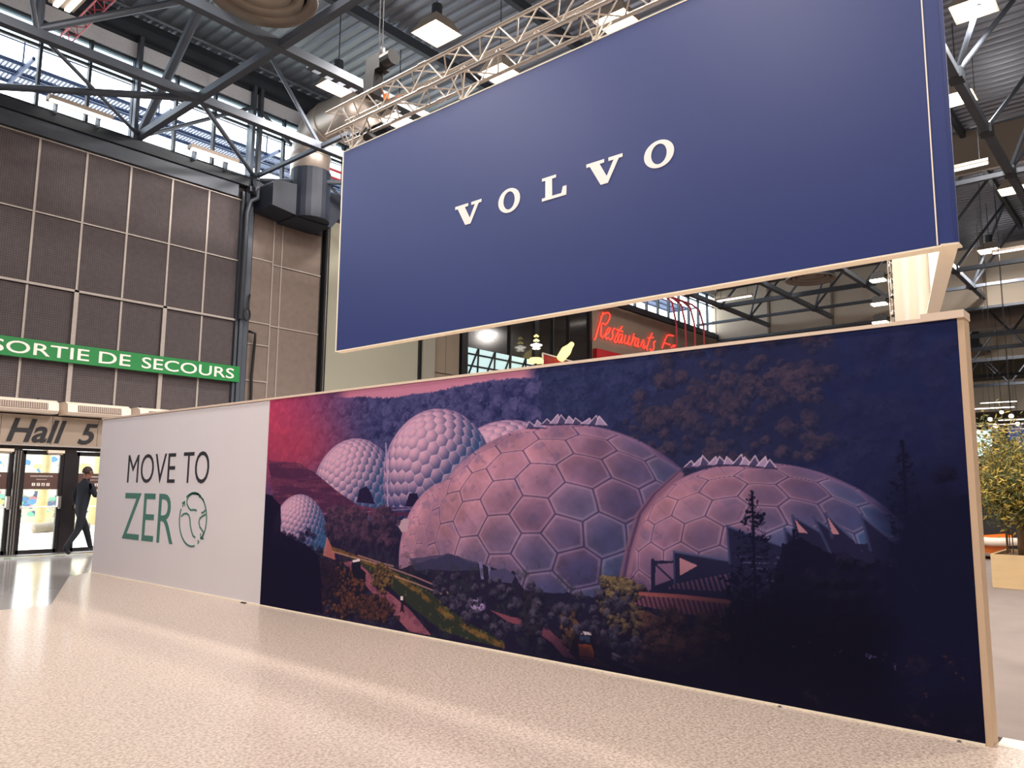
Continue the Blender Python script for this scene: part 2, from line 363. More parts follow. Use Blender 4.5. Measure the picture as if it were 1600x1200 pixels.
# ------------------------------------------------------------------ doors and header
dx = [(4.24, 5.30, 1), (5.50, 6.24, 2), (6.52, 7.3, 3), (7.5, 8.3, 4)]
for x0, x1, n in dx:
    d = struct('door_%d' % n, MB().box(x0 - .03, x0 + .05, 17.9, 17.97, .02, 2.12).box(x1 - .05, x1 + .03, 17.9, 17.97, .02, 2.12)
               .box(x0, x1, 17.9, 17.97, 2.03, 2.12).box(x0, x1, 17.9, 17.97, .02, .1), M_frame)
    B(x0 + .05, x1 - .05, 17.93, 17.94, .1, 2.03).build('pane', M_pane, d)
    B(x0 + .05, x1 - .05, 17.918, 17.926, 1.32, 1.66).build('sticker', M_brown, d)
    MB().tube([(x0, 17.84, .96), (x1, 17.84, .96)], .014, 8).box(x0 - .01, x0 + .03, 17.83, 17.9, .92, 1.0).box(x1 - .03, x1 + .01, 17.83, 17.9, .92, 1.0).build('panic_bar', M_chrome, d)
    B(x1 - .06, x1 - .0, 17.8, 17.9, .96, 1.18).build('lock_case', M_chrome, d)
    MB().box(x1 - .32, x1 + .0, 17.82, 17.9, 2.07, 2.13).box(x1 - .3, x1 - .02, 17.86, 17.88, 2.04, 2.06).build('door_closer', M_acs, d)
    if n in (1, 2, 3):
        lettering('sticker_lettering', d, M_letter, 'y', 17.917, x0 + .16, x1 - .16, 1.575, 1.605, txt='CHANGE INFRASTRUCTURE', th=.002)
        lettering('sticker_lettering', d, M_letter, 'y', 17.917, x0 + .27, x1 - .27, 1.51, 1.535, txt='viparis.com', th=.002)
        for k in range(4):
            cx = (x0 + x1) / 2 - .14 + k * .09
            ic = MB().box(cx - .03, cx + .03, 17.914, 17.917, 1.39, 1.45); ic.build('sticker_icon', M_letter, d)
            lettering('sticker_icon', d, M_brown, 'y', 17.913, cx - .015, cx + .015, 1.398, 1.442, txt='tfin'[k], th=.001)
fr = struct('trim_8', MB().box(4.1, 4.2, 17.9, 18.1, 0, 2.2).box(5.33, 5.47, 17.88, 18.1, 0, 2.2).box(6.27, 6.49, 17.88, 18.1, 0, 2.2)
            .box(7.33, 7.47, 17.9, 18.1, 0, 2.2).box(8.33, 8.6, 17.9, 18.1, 0, 2.2).box(4.1, 8.6, 17.89, 18.1, 2.13, 2.22), M_frame)
for x in (5.345, 5.395, 5.44): MB().tube([(x, 17.86, .03), (x, 17.86, 2.1)], .016, 8).build('steel_upright', M_chrome, fr)
struct('trim_9', B(4.1, 8.6, 17.6, 18.1, 0, .025), M_chrome)
hd = thing('entrance_header', 'beige cladding above the glass doors with big black hall number', 'sign', (6.3, 17.86, 2.2))
xs = [4.1, 5.02, 5.95, 6.85, 7.7, 8.6]
for a, b in zip(xs[:-1], xs[1:]): B(a + .004, b - .004, 17.8, 17.96, 2.24, 2.83).build('cladding_panel', M_header, hd)
B(4.1, 8.6, 17.78, 17.98, 2.2, 2.238).build('bottom_edge', M_strip, hd)
lettering('lettering', hd, M_hall, 'y', 17.797, 5.13, 6.22, 2.27, 2.75, txt='Hall', shear=.28, offset=.022, th=.01)
lettering('lettering', hd, M_hall, 'y', 17.797, 6.46, 6.85, 2.27, 2.72, txt='5', shear=.3, offset=.022, th=.01)
# air curtains
def air_curtain(x0, x1, label):
    t = thing('air_curtain', label, 'heater', ((x0 + x1) / 2, 17.7, 2.86), 'air curtains over the doors')
    prof = [(17.45, 2.92), (17.5, 2.86), (17.95, 2.86), (17.95, 3.14), (17.62, 3.14), (17.48, 3.08)]
    MB().prism(prof, 'x', x0 + .03, x1 - .03).build('casing', M_acs, t)
    for e in (x0, x1 - .035): MB().prism([(y - .008 if y < 17.6 else y, z) for y, z in prof], 'x', e, e + .035).build('end_cap', M_acs, t)
    g = MB().add([(x0 + .2, 17.452, 2.94), (x1 - .2, 17.452, 2.94), (x1 - .2, 17.475, 3.07), (x0 + .2, 17.475, 3.07), (x0 + .2, 17.44, 2.94), (x1 - .2, 17.44, 2.94), (x1 - .2, 17.463, 3.07), (x0 + .2, 17.463, 3.07)],
                [(0, 3, 2, 1), (4, 5, 6, 7), (0, 1, 5, 4), (2, 3, 7, 6), (1, 2, 6, 5), (0, 4, 7, 3)]).build('grille', M_grille, t)
    s = MB(); n = 22
    for k in range(n):
        xx = x0 + .2 + (x1 - x0 - .4) * (k + .5) / n; s.bar((xx, 17.436, 2.942), (xx, 17.459, 3.068), .008, .006)
    tag(s.build('grille_bars', M_acs, g), kind='stuff')
    B(x0 + .2, x0 + .24, 17.9, 17.99, 3.13, 3.2).build('bracket', M_steel, t); B(x1 - .24, x1 - .2, 17.9, 17.99, 3.13, 3.2).build('bracket', M_steel, t)
air_curtain(4.62, 5.93, 'cream air curtain cut by the left edge, over the first door')
air_curtain(6.10, 7.38, 'cream air curtain above the hall number, fully in view')
air_curtain(7.58, 8.86, 'cream air curtain partly hidden by the white wall panel')
# emergency exit sign
sg = thing('exit_sign', 'long green emergency exit sign with white capitals on the dark panels', 'sign', (7.3, 17.9, 4.0))
B(4.55, 10.13, 17.84, 17.9, 4.0, 4.395).build('sign_board', M_green, sg)
for x in (5.0, 7.3, 9.6): B(x - .02, x + .02, 17.9, 17.97, 4.05, 4.35).build('bracket', M_steel, sg)
for txt, a0, a1 in (('SORTIE', 4.72, 6.57), ('DE', 6.77, 7.45), ('SECOURS', 7.70, 9.98)):
    lettering('lettering', sg, M_letter, 'y', 17.838, a0, a1, 4.07, 4.325, txt=txt, offset=.006, th=.004)
# wall lights under the clerestory
for i, (x0, x1, lb) in enumerate(((5.25, 6.56, 'strip light at wall head, nearer the left edge'), (8.36, 9.62, 'strip light at wall head, left of the silver duct'))):
    t = thing('strip_light', lb, 'lamp', ((x0 + x1) / 2, 17.6, 9.5), 'strip lights under the high windows')
    B(x0, x1, 17.5, 17.72, 9.50, 9.60).build('housing', M_fan, t)
    B(x0 + .03, x1 - .03, 17.49, 17.6, 9.465, 9.498).build('tube', M_tube, t)
    B(x0 + .2, x0 + .24, 17.7, 17.9, 9.3, 9.56).build('bracket', M_steel, t); B(x1 - .24, x1 - .2, 17.7, 17.9, 9.3, 9.56).build('bracket', M_steel, t)
# pipe elbow and cable beside the chase
t = thing('downpipe', 'grey pipe elbow at the wall head beside the taupe panels', 'pipe', (10.25, 17.7, 8.9))
MB().tube([(10.22, 17.8, 9.35), (10.22, 17.7, 9.1), (10.28, 17.66, 8.98), (10.26, 17.66, 8.8), (10.1, 17.7, 8.7), (10.05, 17.75, 8.4), (10.05, 17.8, 5.6)], .06, 10).build('pipe', M_steel, t, True)
MB().tube([(10.3, 17.62, 9.0), (10.3, 17.74, 9.0)], .13, 14).build('flange', M_steel, t)
t = tag(MB().tube([(10.35, 17.9, 5.35), (10.5, 17.82, 5.3), (10.52, 17.86, 5.1), (10.5, 17.9, 4.2), (10.53, 17.9, 3.2), (10.53, 17.9, 0)], .035, 8).build('hanging_cable', M_black, None, True), 'black cable looping down the taupe wall panels', 'cable')
t = tag(MB().tube([(10.22 + .09 * math.sin(a / 2), 17.8, 5.75 + .16 * math.cos(a * .5)) for a in range(0, 14)] + [(10.3, 17.84, 6.3)], .022, 6).build('coiled_cable', M_black, None, True), 'small coil of dark cable on the wall rail', 'cable')

# ------------------------------------------------------------------ picture wall
print_w = None
XW = 5.36; YA, YB = .965, 13.75
pw = thing('picture_wall', 'long low stand wall carrying the dome photograph and a white panel', 'wall', (XW + .05, 7, 0))
B(XW + .012, XW + .14, YA, YB, 0, 2.515).build('wall_core', M_white, pw)
B(XW, XW + .012, 8.68, YB, .012, 2.51).build('white_cloth_panel', M_white, pw)
for k in range(4):
    y = 9.9 + k * 1.0
B(XW - .012, XW + .15, 1.045, YB + .01, 2.515, 2.54).build('cap_strip', M_cap, pw)
B(XW - .02, XW + .16, YA - .008, 1.2, 2.516, 2.565).build('cap_block', M_cap, pw)
B(XW - .006, XW + .14, YA - .004, .998, 0, 2.516).build('end_post', M_post, pw)
B(XW - .006, XW + .011, 8.664, 8.684, 0, 2.512).build('joint_strip', M_white, pw)
B(XW - .008, XW + .011, 1.0, YB, 0, .012).build('bottom_strip', M_rim, pw)
for y, dz in ((8.93, .012), (8.99, .01)): MB().lathe((XW - .05, y, 0), [(.022, 0), (.02, .012), (0, .016)], 8).build('foot_cap', M_black, pw)
for y in (1.13, 2.2): MB().lathe((XW - .03, y, 0), [(.014, 0), (.012, .008), (0, .011)], 10).build('foot_cap', M_chrome, pw)

def stroke_splines(paths, wdt, n_cap=0):
    """flat ribbons of constant width along polylines"""
    out = []
    for p in paths:
        p = [Vector(q) for q in p]; Lf = []; Rt = []
        for i in range(len(p)):
            d = (p[min(i + 1, len(p) - 1)] - p[max(i - 1, 0)]).normalized(); nn_ = Vector((-d.y, d.x)) * wdt / 2
            Lf.append(p[i] + nn_); Rt.append(p[i] - nn_)
        out.append([tuple(q) for q in Lf + Rt[::-1]])
    return out
lettering('lettering', pw, M_dark, 'x', XW - .001, 12.64, 11.06, 1.465, 1.905, txt='MOVE', offset=-.004, th=.002)
lettering('lettering', pw, M_dark, 'x', XW - .001, 10.83, 10.09, 1.465, 1.91, txt='TO', offset=-.004, th=.002)
lettering('lettering', pw, M_teal, 'x', XW - .001, 12.68, 11.0, .605, 1.31, txt='ZER', offset=-.004, th=.002)
def ribbon(name, parent, m, paths, wdt, X, th=.002):
    mb = MB()
    for p in paths:
        p = [Vector((0, q[0], q[1])) for q in p]
        for i in range(len(p)):
            d = (p[min(i + 1, len(p) - 1)] - p[max(i - 1, 0)]).normalized(); s = Vector((0, -d.z, d.y)) * wdt / 2
            mb.v += [(X, *(p[i] + s).yz), (X, *(p[i] - s).yz), (X - th, *(p[i] + s).yz), (X - th, *(p[i] - s).yz)]
            if i:
                k = len(mb.v); a, b = k - 8, k - 4
                for f in ((a + 2, a + 3, b + 3, b + 2), (a, b, b + 1, a + 1), (a, a + 2, b + 2, b), (a + 1, b + 1, b + 3, a + 3)): mb.f.append(f); mb.mi.append(0)
    return mb.build(name, m, parent)
def yz(px, py): v = onX(px, py, XW); return (v.y, v.z)
ocy, ocz, ory, orz = 10.46, .97, .38, .365
def arc(a0, a1, n=24, k=1.0): return [(ocy - ory * k * math.cos(math.radians(a0 + (a1 - a0) * i / n)), ocz + orz * k * math.sin(math.radians(a0 + (a1 - a0) * i / n))) for i in range(n + 1)]
def zz(pts): return [yz(100 + x / 3.3333, 600 + y / 3.3333) for x, y in pts]
earth = [arc(125, 60, 12), arc(158, 285, 26), arc(52, -42, 20),
         zz([(705, 578), (690, 572), (668, 572), (650, 585), (641, 605), (641, 625), (650, 645), (660, 657), (680, 655), (692, 660)]),
         zz([(612, 690), (622, 678), (638, 674), (650, 682), (656, 700), (658, 730), (664, 765), (672, 790), (684, 800)]),
         zz([(738, 655), (728, 668), (716, 672)]), zz([(738, 680), (722, 688), (708, 700), (703, 720), (708, 745), (720, 762), (728, 775)]),
         zz([(703, 585), (716, 592), (728, 608)]), zz([(697, 815), (703, 822), (697, 832)])]
ribbon('globe_emblem', pw, M_teal, earth, .028, XW - .001)
ribbon('globe_emblem', pw, M_teal, [zz([(616, 622), (630, 612), (630, 636)]), zz([(618, 640), (622, 626), (629, 614)]), zz([(712, 778), (712, 806), (728, 806)]), zz([(726, 780), (720, 794), (713, 805)])], .024, XW - .001)

# ------------------------------------------------------------------ the printed picture: colours computed on a fine grid
SW, SH = 7.666, 2.512; NX, NY = 1400, 460
def paint():
    s = np.linspace(0, SW, NX)[None, :].repeat(NY, 0); z = np.linspace(0, SH, NY)[:, None].repeat(NX, 1)
    img = np.zeros((NY, NX, 3))
    rg = np.random.default_rng(3)
    def vnoise(fx, fz, octv=4, seed=0, pers=.55):
        r = np.random.default_rng(seed); out = np.zeros_like(s); a = 1; tot = 0
        for o in range(octv):
            gx_, gz_ = int(SW * fx) + 3, int(SH * fz) + 3; g = r.random((gz_, gx_))
            u = s * fx; v = z * fz; i = u.astype(int); j = v.astype(int); fu = u - i; fv = v - j
            fu = fu * fu * (3 - 2 * fu); fv = fv * fv * (3 - 2 * fv)
            i = np.minimum(i, gx_ - 2); j = np.minimum(j, gz_ - 2)
            out += a * ((g[j, i] * (1 - fu) + g[j, i + 1] * fu) * (1 - fv) + (g[j + 1, i] * (1 - fu) + g[j + 1, i + 1] * fu) * fv)
            tot += a; a *= pers; fx *= 2; fz *= 2
        return out / tot
    def C(*c): return np.array(c, float) / 255
    def mixc(c, m):
        nonlocal img
        m = np.clip(m, 0, 1)[..., None]; img = img * (1 - m) + (c if isinstance(c, np.ndarray) and c.ndim == 3 else np.array(c)) * m
    def ss(a, b, x): t = np.clip((x - a) / (b - a), 0, 1); return t * t * (3 - 2 * t)
    def M_(px, py):
        v = onX(px, py, XW); return (8.667 - v.y, v.z)
    def poly(pts, raw=False, wob=0.0):
        P = pts if raw else [M_(*p) for p in pts]; xs = s + (wob * (nA - .5) if wob else 0); zs = z + (wob * (nB - .5) if wob else 0)
        ins = np.zeros(s.shape, bool); n = len(P)
        for k in range(n):
            x0, y0 = P[k]; x1, y1 = P[(k + 1) % n]
            if y0 == y1: continue
            c = ((y0 > zs) != (y1 > zs)) & (xs < (x1 - x0) * (zs - y0) / (y1 - y0) + x0); ins ^= c
        return ins.astype(float)
    def line(pts, wd, raw=False):
        P = pts if raw else [M_(*p) for p in pts]; d = np.full(s.shape, 9.0)
        for (x0, y0), (x1, y1) in zip(P[:-1], P[1:]):
            dx_, dy_ = x1 - x0, y1 - y0; t = np.clip(((s - x0) * dx_ + (z - y0) * dy_) / (dx_ * dx_ + dy_ * dy_ + 1e-9), 0, 1)
            d = np.minimum(d, np.hypot(s - x0 - t * dx_, z - y0 - t * dy_))
        return 1 - ss(wd * .5, wd, d)
    nA = vnoise(3, 5, 5, 1); nB = vnoise(3, 5, 5, 2); nF = vnoise(14, 16, 4, 3, .75); nG = vnoise(30, 34, 3, 4, .8)
    def crowns(mask, n, size, dark, lit, seed, s0=0, s1=SW, z0=0, z1=SH, alpha=.9, flat=.8):
        r = np.random.default_rng(seed); cs = np.stack([r.uniform(s0, s1, n), r.uniform(z0, z1, n)], 1); cs = cs[np.argsort(-cs[:, 1])]
        for (a, b) in cs:
            i0, j0 = int(a / SW * (NX - 1)), int(b / SH * (NY - 1))
            if not (0 <= i0 < NX and 0 <= j0 < NY) or r.random() > mask[j0, i0]: continue
            rs = size * r.uniform(.6, 1.3); ni, nj = int(rs / SW * NX) + 2, int(rs * flat / SH * NY) + 2
            ja, jb, ia, ib = max(0, j0 - nj), min(NY, j0 + nj + 1), max(0, i0 - ni), min(NX, i0 + ni + 1)
            S_, Z_ = (s[ja:jb, ia:ib] - a) / rs, (z[ja:jb, ia:ib] - b) / (rs * flat); w_ = nG[ja:jb, ia:ib] - .5
            d = np.hypot(S_, Z_) + 1.1 * w_; al = np.clip((1.0 - d) * 5, 0, 1) * alpha
            li = np.clip(.45 - .35 * S_ + .6 * Z_ + 1.8 * w_, 0, 1)[..., None] * r.uniform(.55, 1.1)
            c = dark + (lit - dark) * np.clip(li, 0, 1); im = img[ja:jb, ia:ib]; img[ja:jb, ia:ib] = im * (1 - al[..., None]) + c * al[..., None]
    # hills
    base = C(38, 44, 92) * np.ones_like(img)
    img = base.copy()
    mixc(C(58, 58, 104), ss(4.6, 2.0, s) * .8)
    mixc(C(26, 32, 74), ss(4.6, 6.2, s)); mixc(C(36, 46, 88), ss(5.2, 6.2, s) * ss(1.9, 2.5, z) * .4)
    tex = ss(.38, .72, nF * .6 + nG * .4)
    tree_lit = C(84, 78, 122) * np.ones_like(img)
    mixc(tree_lit, tex * ss(5.0, 3.0, s) * .75); mixc(C(20, 24, 62), (1 - ss(.3, .5, nF)) * .7 * ss(6.3, 4, s))
    one = np.ones(s.shape); crowns(one, 1500, .085, C(34, 38, 82), C(84, 80, 128), 21, 0, 4.9, 1.2, 2.6); crowns(one, 800, .10, C(26, 32, 70), C(50, 56, 98), 22, 4.4, 6.4, 1.2, 2.6, .7); crowns(one, 260, .10, C(24, 28, 64), C(44, 46, 84), 23, 6, 7.6, .9, 2.5, .35)
    # right hillside with warm lit trees
    hill = poly([(940, 690), (975, 640), (1010, 600), (1050, 565), (1120, 530), (1260, 515), (1300, 560), (1290, 680), (1240, 735), (1080, 745), (1060, 735)], wob=.5)
    mixc(C(32, 36, 70), hill * .6); crowns(hill * (.25 + .75 * ss(.5, .62, nA)), 1300, .06, C(27, 31, 63), C(74, 60, 78), 24, 4.6, 6.9, 1.4, 2.6, .8)
    rh = ss(.62, .8, nF * .5 + nA * .5) * ss(5.6, 6, s) * ss(1.0, 1.6, z) * .35; mixc(C(60, 56, 90), rh)
    # pink sky wedge
    ridge = 2.43 + .05 * np.sin(s * 1.9) + .07 * (nA - .5) + .04 * (nG - .5) - .04 * ss(3, 4.5, s)
    sky = ss(-.005, .01, z - ridge) * ss(1.35, 1.7, s + .12 * nA) * ss(4.35, 4.15, s)
    mixc(C(188, 122, 150), sky)
    # glow at the left
    d = np.hypot((s + .1) / 2.0, (z - 2.35) / 1.25); mixc(C(205, 66, 100), ss(1.15, .0, d) * .92)
    d = np.hypot((s - .5) / 1.5, (z - 1.85) / .55); mixc(C(190, 60, 82), ss(1.1, 0, d) * .55)
    mixc(C(74, 30, 80), ss(.62, .5, nF) * ss(1.7, .2, s) * .16 * ss(.9, 1.4, z))
    # ground
    gnd_top = 1.06 + .28 * ss(1.9, .2, s) - .1 * ss(2, 4, s)
    g = ss(.01, -.03, z - gnd_top - .12 * (nA - .5))
    mixc(C(30, 24, 54), g); mixc(C(62, 42, 68), g * tex * .75 * ss(3.6, 1.2, s)); mixc(C(46, 44, 78), g * tex * .6 * ss(6, 2.6, s) * ss(1.0, 2.6, s))
    terr = poly([(470, 725), (495, 742), (540, 775), (598, 800), (650, 800), (650, 806), (430, 805), (420, 720)], wob=.06)
    mixc(C(96, 46, 78), terr * .9); mixc(C(132, 74, 92), terr * ss(.5, .7, nF) * .6); mixc(C(58, 30, 66), terr * ss(.6, .4, vnoise(2, 22, 3, 9)) * .6)
    mixc(C(150, 110, 150), line([(500, 803), (560, 801), (652, 795)], .008) * .7)
    # domes
    def ico(f):
        ph = (1 + 5 ** .5) / 2
        V = [np.array(v, float) for v in [(-1, ph, 0), (1, ph, 0), (-1, -ph, 0), (1, -ph, 0), (0, -1, ph), (0, 1, ph), (0, -1, -ph), (0, 1, -ph), (ph, 0, -1), (ph, 0, 1), (-ph, 0, -1), (-ph, 0, 1)]]
        F = [(0, 11, 5), (0, 5, 1), (0, 1, 7), (0, 7, 10), (0, 10, 11), (1, 5, 9), (5, 11, 4), (11, 10, 2), (10, 7, 6), (7, 1, 8), (3, 9, 4), (3, 4, 2), (3, 2, 6), (3, 6, 8), (3, 8, 9), (4, 9, 5), (2, 4, 11), (6, 2, 10), (8, 6, 7), (9, 8, 1)]
        pts = {}
        for a, b, c in F:
            for i in range(f + 1):
                for j in range(f + 1 - i):
                    p = (V[a] * i + V[b] * j + V[c] * (f - i - j)); p /= np.linalg.norm(p); pts[tuple(np.round(p, 4))] = p
        return np.array(list(pts.values()))
    def dome(cx, cz, rx, rz, f, style, zmin=-9, clip=None, rot=(0.3, .5, .2), warm=0.0):
        nonlocal img
        X = (s - cx) / rx; Z = (z - cz) / rz; r2 = X * X + Z * Z
        m = (r2 < 1) & (z > zmin)
        if clip is not None: m &= clip > .5
        ii = np.nonzero(m); x_, z_ = X[ii], Z[ii]; y_ = np.sqrt(1 - x_ * x_ - z_ * z_); Pn = np.stack([x_, z_, y_], 1)
        from math import cos, sin
        a, b, c = rot
        Rx = np.array([[1, 0, 0], [0, cos(a), -sin(a)], [0, sin(a), cos(a)]]); Ry = np.array([[cos(b), 0, sin(b)], [0, 1, 0], [-sin(b), 0, cos(b)]]); Rz = np.array([[cos(c), -sin(c), 0], [sin(c), cos(c), 0], [0, 0, 1]])
        S = ico(f) @ (Rz @ Ry @ Rx).T; S = S[S[:, 2] > -.3]
        D = Pn @ S.T; k = np.argmax(D, 1); d1 = D[np.arange(len(k)), k]; D[np.arange(len(k)), k] = -2; d2 = D.max(1)
        e = (np.arccos(np.clip(d2, -1, 1)) - np.arccos(np.clip(d1, -1, 1))); cell = 1.107 / f; e = e / cell       # 0 at an edge .. 1 at the middle
        cN = S[k]; off = Pn - cN * d1[:, None]; off /= cell                                   # offset from the cell middle
        rr = np.random.default_rng(f + int(cx * 10)); cv = rr.random(len(S))[k]
        n = Pn + off * (.9 if style == 's' else .5)
        n /= np.linalg.norm(n, axis=1)[:, None]
        L_ = np.array([-.45, .72, .53]); L_ /= np.linalg.norm(L_); lam = np.clip(n @ L_, 0, 1)
        if style == 's':
            lo, hi = C(56, 60, 108), C(214, 164, 190); tealw = np.clip(.9 * x_ - .5 * z_ + .25, 0, 1)[:, None] * (1 - lam[:, None]) * .9
            col = lo + (hi - lo) * (lam[:, None] ** 1.4)
            col = col * (1 - tealw) + C(38, 78, 122) * tealw
            w_ = (1 - ss(.0, .16, e))[:, None]; col = col * (1 - w_ * .5) + C(206, 190, 222) * w_ * .5 * (0.4 + .6 * lam[:, None]) + col * w_ * .5 * (1 - (0.4 + .6 * lam[:, None]))
        else:
            lo, hi = C(60, 52, 92), C(206, 146, 162)
            g_ = np.clip(.42 - .50 * x_ + .52 * z_ - warm, 0, 1); sh = np.clip(g_ * .75 + lam * .35 - .12 + (cv - .5) * .16, 0, 1)[:, None]; col = lo + (hi - lo) * sh
            tealw = np.clip(.75 * (1 - g_) * (.35 + 1.1 * cv) - .12, 0, .85)[:, None]; col = col * (1 - tealw) + C(58, 88, 130) * tealw
            mott = vnoise(5, 6, 5, 77)[ii][:, None]; col = col * (.80 + .42 * mott)
            cen = (ss(.12, .75, e) * (1 - g_) * .55)[:, None]; col = col * (1 - cen) + C(58, 66, 112) * cen
            fine = ss(.62, .8, vnoise(9, 11, 3, 31)[ii])[:, None]; col = col * (1 - fine * .3) + C(96, 90, 134) * fine * .3
            rim = (ss(.22, .08, e) * ss(.03, .07, e))[:, None]; col = col * (1 - rim * .3) + C(214, 176, 200) * rim * .3
            w_ = (1 - ss(.01, .05, e))[:, None]; col = col * (1 - w_ * .75) + C(58, 50, 88) * w_ * .75
            sc_ = ss(.012, .004, np.abs(((off[:, 0] * .8 + off[:, 1] * .6 + cv * .3) % .5) - .25))[:, None] * ss(.2, .4, e)[:, None] * ss(.3, .8, cv)[:, None]
            col = col * (1 - sc_ * .35) + C(90, 70, 104) * sc_ * .35; col = col * np.array([.90, .90, .94])
        ed = ss(1.0, .97, r2[ii])[:, None]; edge = ss(.80, 1.0, r2[ii])[:, None]
        col = col * (1 - .25 * edge) + C(120, 90, 140) * .25 * edge
        img[ii] = img[ii] * (1 - ed) + col * ed
    dome(.75, .85, .56, .50, 7, 's', .72, rot=(.1, .3, .4))
    gl = poly([(486, 735), (500, 745), (530, 770), (560, 790), (604, 797), (604, 600), (400, 600)])
    dome(1.74, 1.33, .77, .645, 7, 's', 1.16, clip=gl, rot=(.2, .1, .3))
    dome(3.96, 1.38, .86, .69, 7, 's', .9, rot=(.5, .2, .1))
    dome(3.02, 1.53, .80, .70, 6, 's', 1.24, clip=(s > 2.25) * 1.0, rot=(.1, .6, .2))
    mixc(C(170, 150, 190), line([(603, 693), (605, 740), (606, 790)], .014) * .8); mixc(C(110, 96, 150), line([(608, 700), (610, 790)], .01) * .7)
    bd = poly([(557, 785), (562, 765), (573, 760), (580, 770), (586, 788)]) + poly([(633, 792), (640, 771), (652, 771), (657, 792)]); mixc(C(32, 24, 60), bd)
    dome(2.95, .66, .42, .46, 4, 'b', .6, rot=(.3, .2, .9)); dome(3.28, .72, .76, .80, 5, 'b', .62, rot=(.3, .2, .1))
    mixc(C(182, 150, 170), poly([(620, 819), (632, 810), (640, 812), (636, 830), (628, 832)]))
    d5c = poly([(1064, 737), (1000, 800), (985, 850), (975, 920), (960, 940), (1500, 1000), (1500, 600), (1064, 600)])
    dome(6.72, .95, .64, .58, 4, 'b', .3, clip=d5c, rot=(.7, .1, .5), warm=.3); dome(6.32, .86, 1.12, .79, 4, 'b', .3, clip=d5c, rot=(.15, .35, .55), warm=.18)
    d4c = 1 - poly([(1064, 737), (1030, 770), (1002, 805), (985, 860), (974, 930), (1300, 1200), (1500, 600)])
    dome(4.52, .88, 1.62, 1.13, 4, 'b', .45, clip=d4c, rot=(.42, .12, .35))
    for o_, c_ in ((0, C(120, 84, 110)), (8, C(70, 50, 88)), (16, C(140, 100, 126))):
        mixc(c_, line([(1058 + o_ * .4, 742), (1020 + o_ * .5, 775), (996 + o_ * .6, 806), (980 + o_ * .6, 860), (966 + o_ * .7, 925)], .03) * .75)
    # crests of open vents on the two big domes
    rr = random.Random(4)
    def crest(x0, x1, y0f, n, sz):
        for i in range(n):
            x = x0 + (x1 - x0) * (i + .5) / n; y = y0f(x); h = sz * (.5 + .6 * rr.random()); w2 = sz * .75; lean = rr.uniform(-.5, .5) * sz
            P_ = [(x - w2, y + 2), (x + w2, y + 3), (x + lean, y - h)]
            mixc(C(150, 130, 170) if i % 2 else C(70, 64, 104), poly(P_)); mixc(C(205, 180, 205), line([P_[0], P_[2], P_[1]], .006) * .8); mixc(C(46, 40, 74), line([P_[0], P_[1]], .008) * .8)
    crest(826, 946, lambda x: 664 - 3 * math.sin((x - 823) / 126 * PI) + (4 if x < 850 else 0), 10, 13); crest(1072, 1210, lambda x: 731 - 6 * math.sin((x - 1068) / 145 * PI), 11, 14)
    # gardens in front
    mixc(C(28, 24, 52), poly([(640, 880), (700, 868), (745, 885), (800, 892), (820, 925), (900, 935), (1000, 920), (1000, 1060), (620, 985), (600, 900)], wob=.12) * .93)
    mixc(C(60, 58, 96), poly([(640, 872), (700, 866), (745, 880), (748, 893), (650, 892)], wob=.05) * .8)
    for p in ([(748, 878), (752, 905), (756, 906), (754, 878)], [(762, 882), (765, 908), (769, 908), (766, 882)]): mixc(C(110, 104, 150), poly(p))
    mixc(C(70, 66, 104), poly([(765, 892), (790, 888), (805, 900), (800, 912), (765, 908)]))
    mixc(C(44, 50, 58), ss(.5, .68, nF) * ss(.95, .6, z) * .55)
    mixc(C(74, 56, 60), ss(.62, .8, nG * .6 + nB * .4) * ss(.9, .5, z) * ss(6.6, 4, s) * .7)
    mixc(C(205, 118, 110), poly([(505, 868), (511, 838), (523, 865), (524, 875)]) * .7)
    lawn = poly([(520, 858), (598, 885), (640, 900), (700, 950), (742, 980), (790, 1003), (784, 1012), (740, 1003), (690, 985), (645, 950), (600, 908), (560, 880)], wob=.03)
    mixc(C(42, 48, 46), lawn); mixc(C(122, 84, 50), line([(520, 858), (600, 888), (640, 915), (700, 962), (745, 990), (786, 1010)], .035) * .8 * ss(.3, .6, nF)); mixc(C(120, 104, 58), lawn * ss(.55, .75, nF) * .6)
    for P_ in ([(520, 862), (600, 884), (650, 902), (695, 921), (700, 927)], [(610, 898), (650, 912), (690, 928)], [(560, 868), (596, 880), (615, 885)]): mixc(C(176, 130, 124), line(P_, .010) * .75)
    path = poly([(536, 880), (556, 876), (575, 893), (604, 922), (640, 952), (674, 993), (640, 987), (600, 945), (562, 905)], wob=.02)
    mixc(C(140, 84, 102), path); mixc(C(104, 58, 84), path * ss(.45, .65, nF) * .7)
    path2 = poly([(766, 953), (800, 964), (850, 976), (872, 998), (905, 1012), (955, 1042), (930, 1040), (880, 1026), (862, 1004), (835, 985), (795, 972)], wob=.02); mixc(C(118, 66, 86), path2)
    for cx_, cy_, rx_, ry_, c_ in ((536, 925, 34, 44, C(118, 70, 50)), (598, 905, 16, 24, C(126, 96, 56)), (585, 950, 30, 20, C(96, 58, 50)), (500, 905, 30, 30, C(50, 30, 52)), (890, 985, 12, 34, C(110, 80, 60)), (975, 950, 40, 46, C(118, 100, 74)),
                              (1050, 1010, 40, 44, C(92, 64, 56)), (1120, 1030, 40, 36, C(84, 50, 52)), (830, 960, 18, 40, C(44, 42, 58)), (965, 920, 24, 20, C(128, 110, 78))):
        a = M_(cx_ - rx_, cy_)[0]; b = M_(cx_ + rx_, cy_)[0]; c0 = M_(cx_, cy_); hz = abs(M_(cx_, cy_ - ry_)[1] - c0[1])
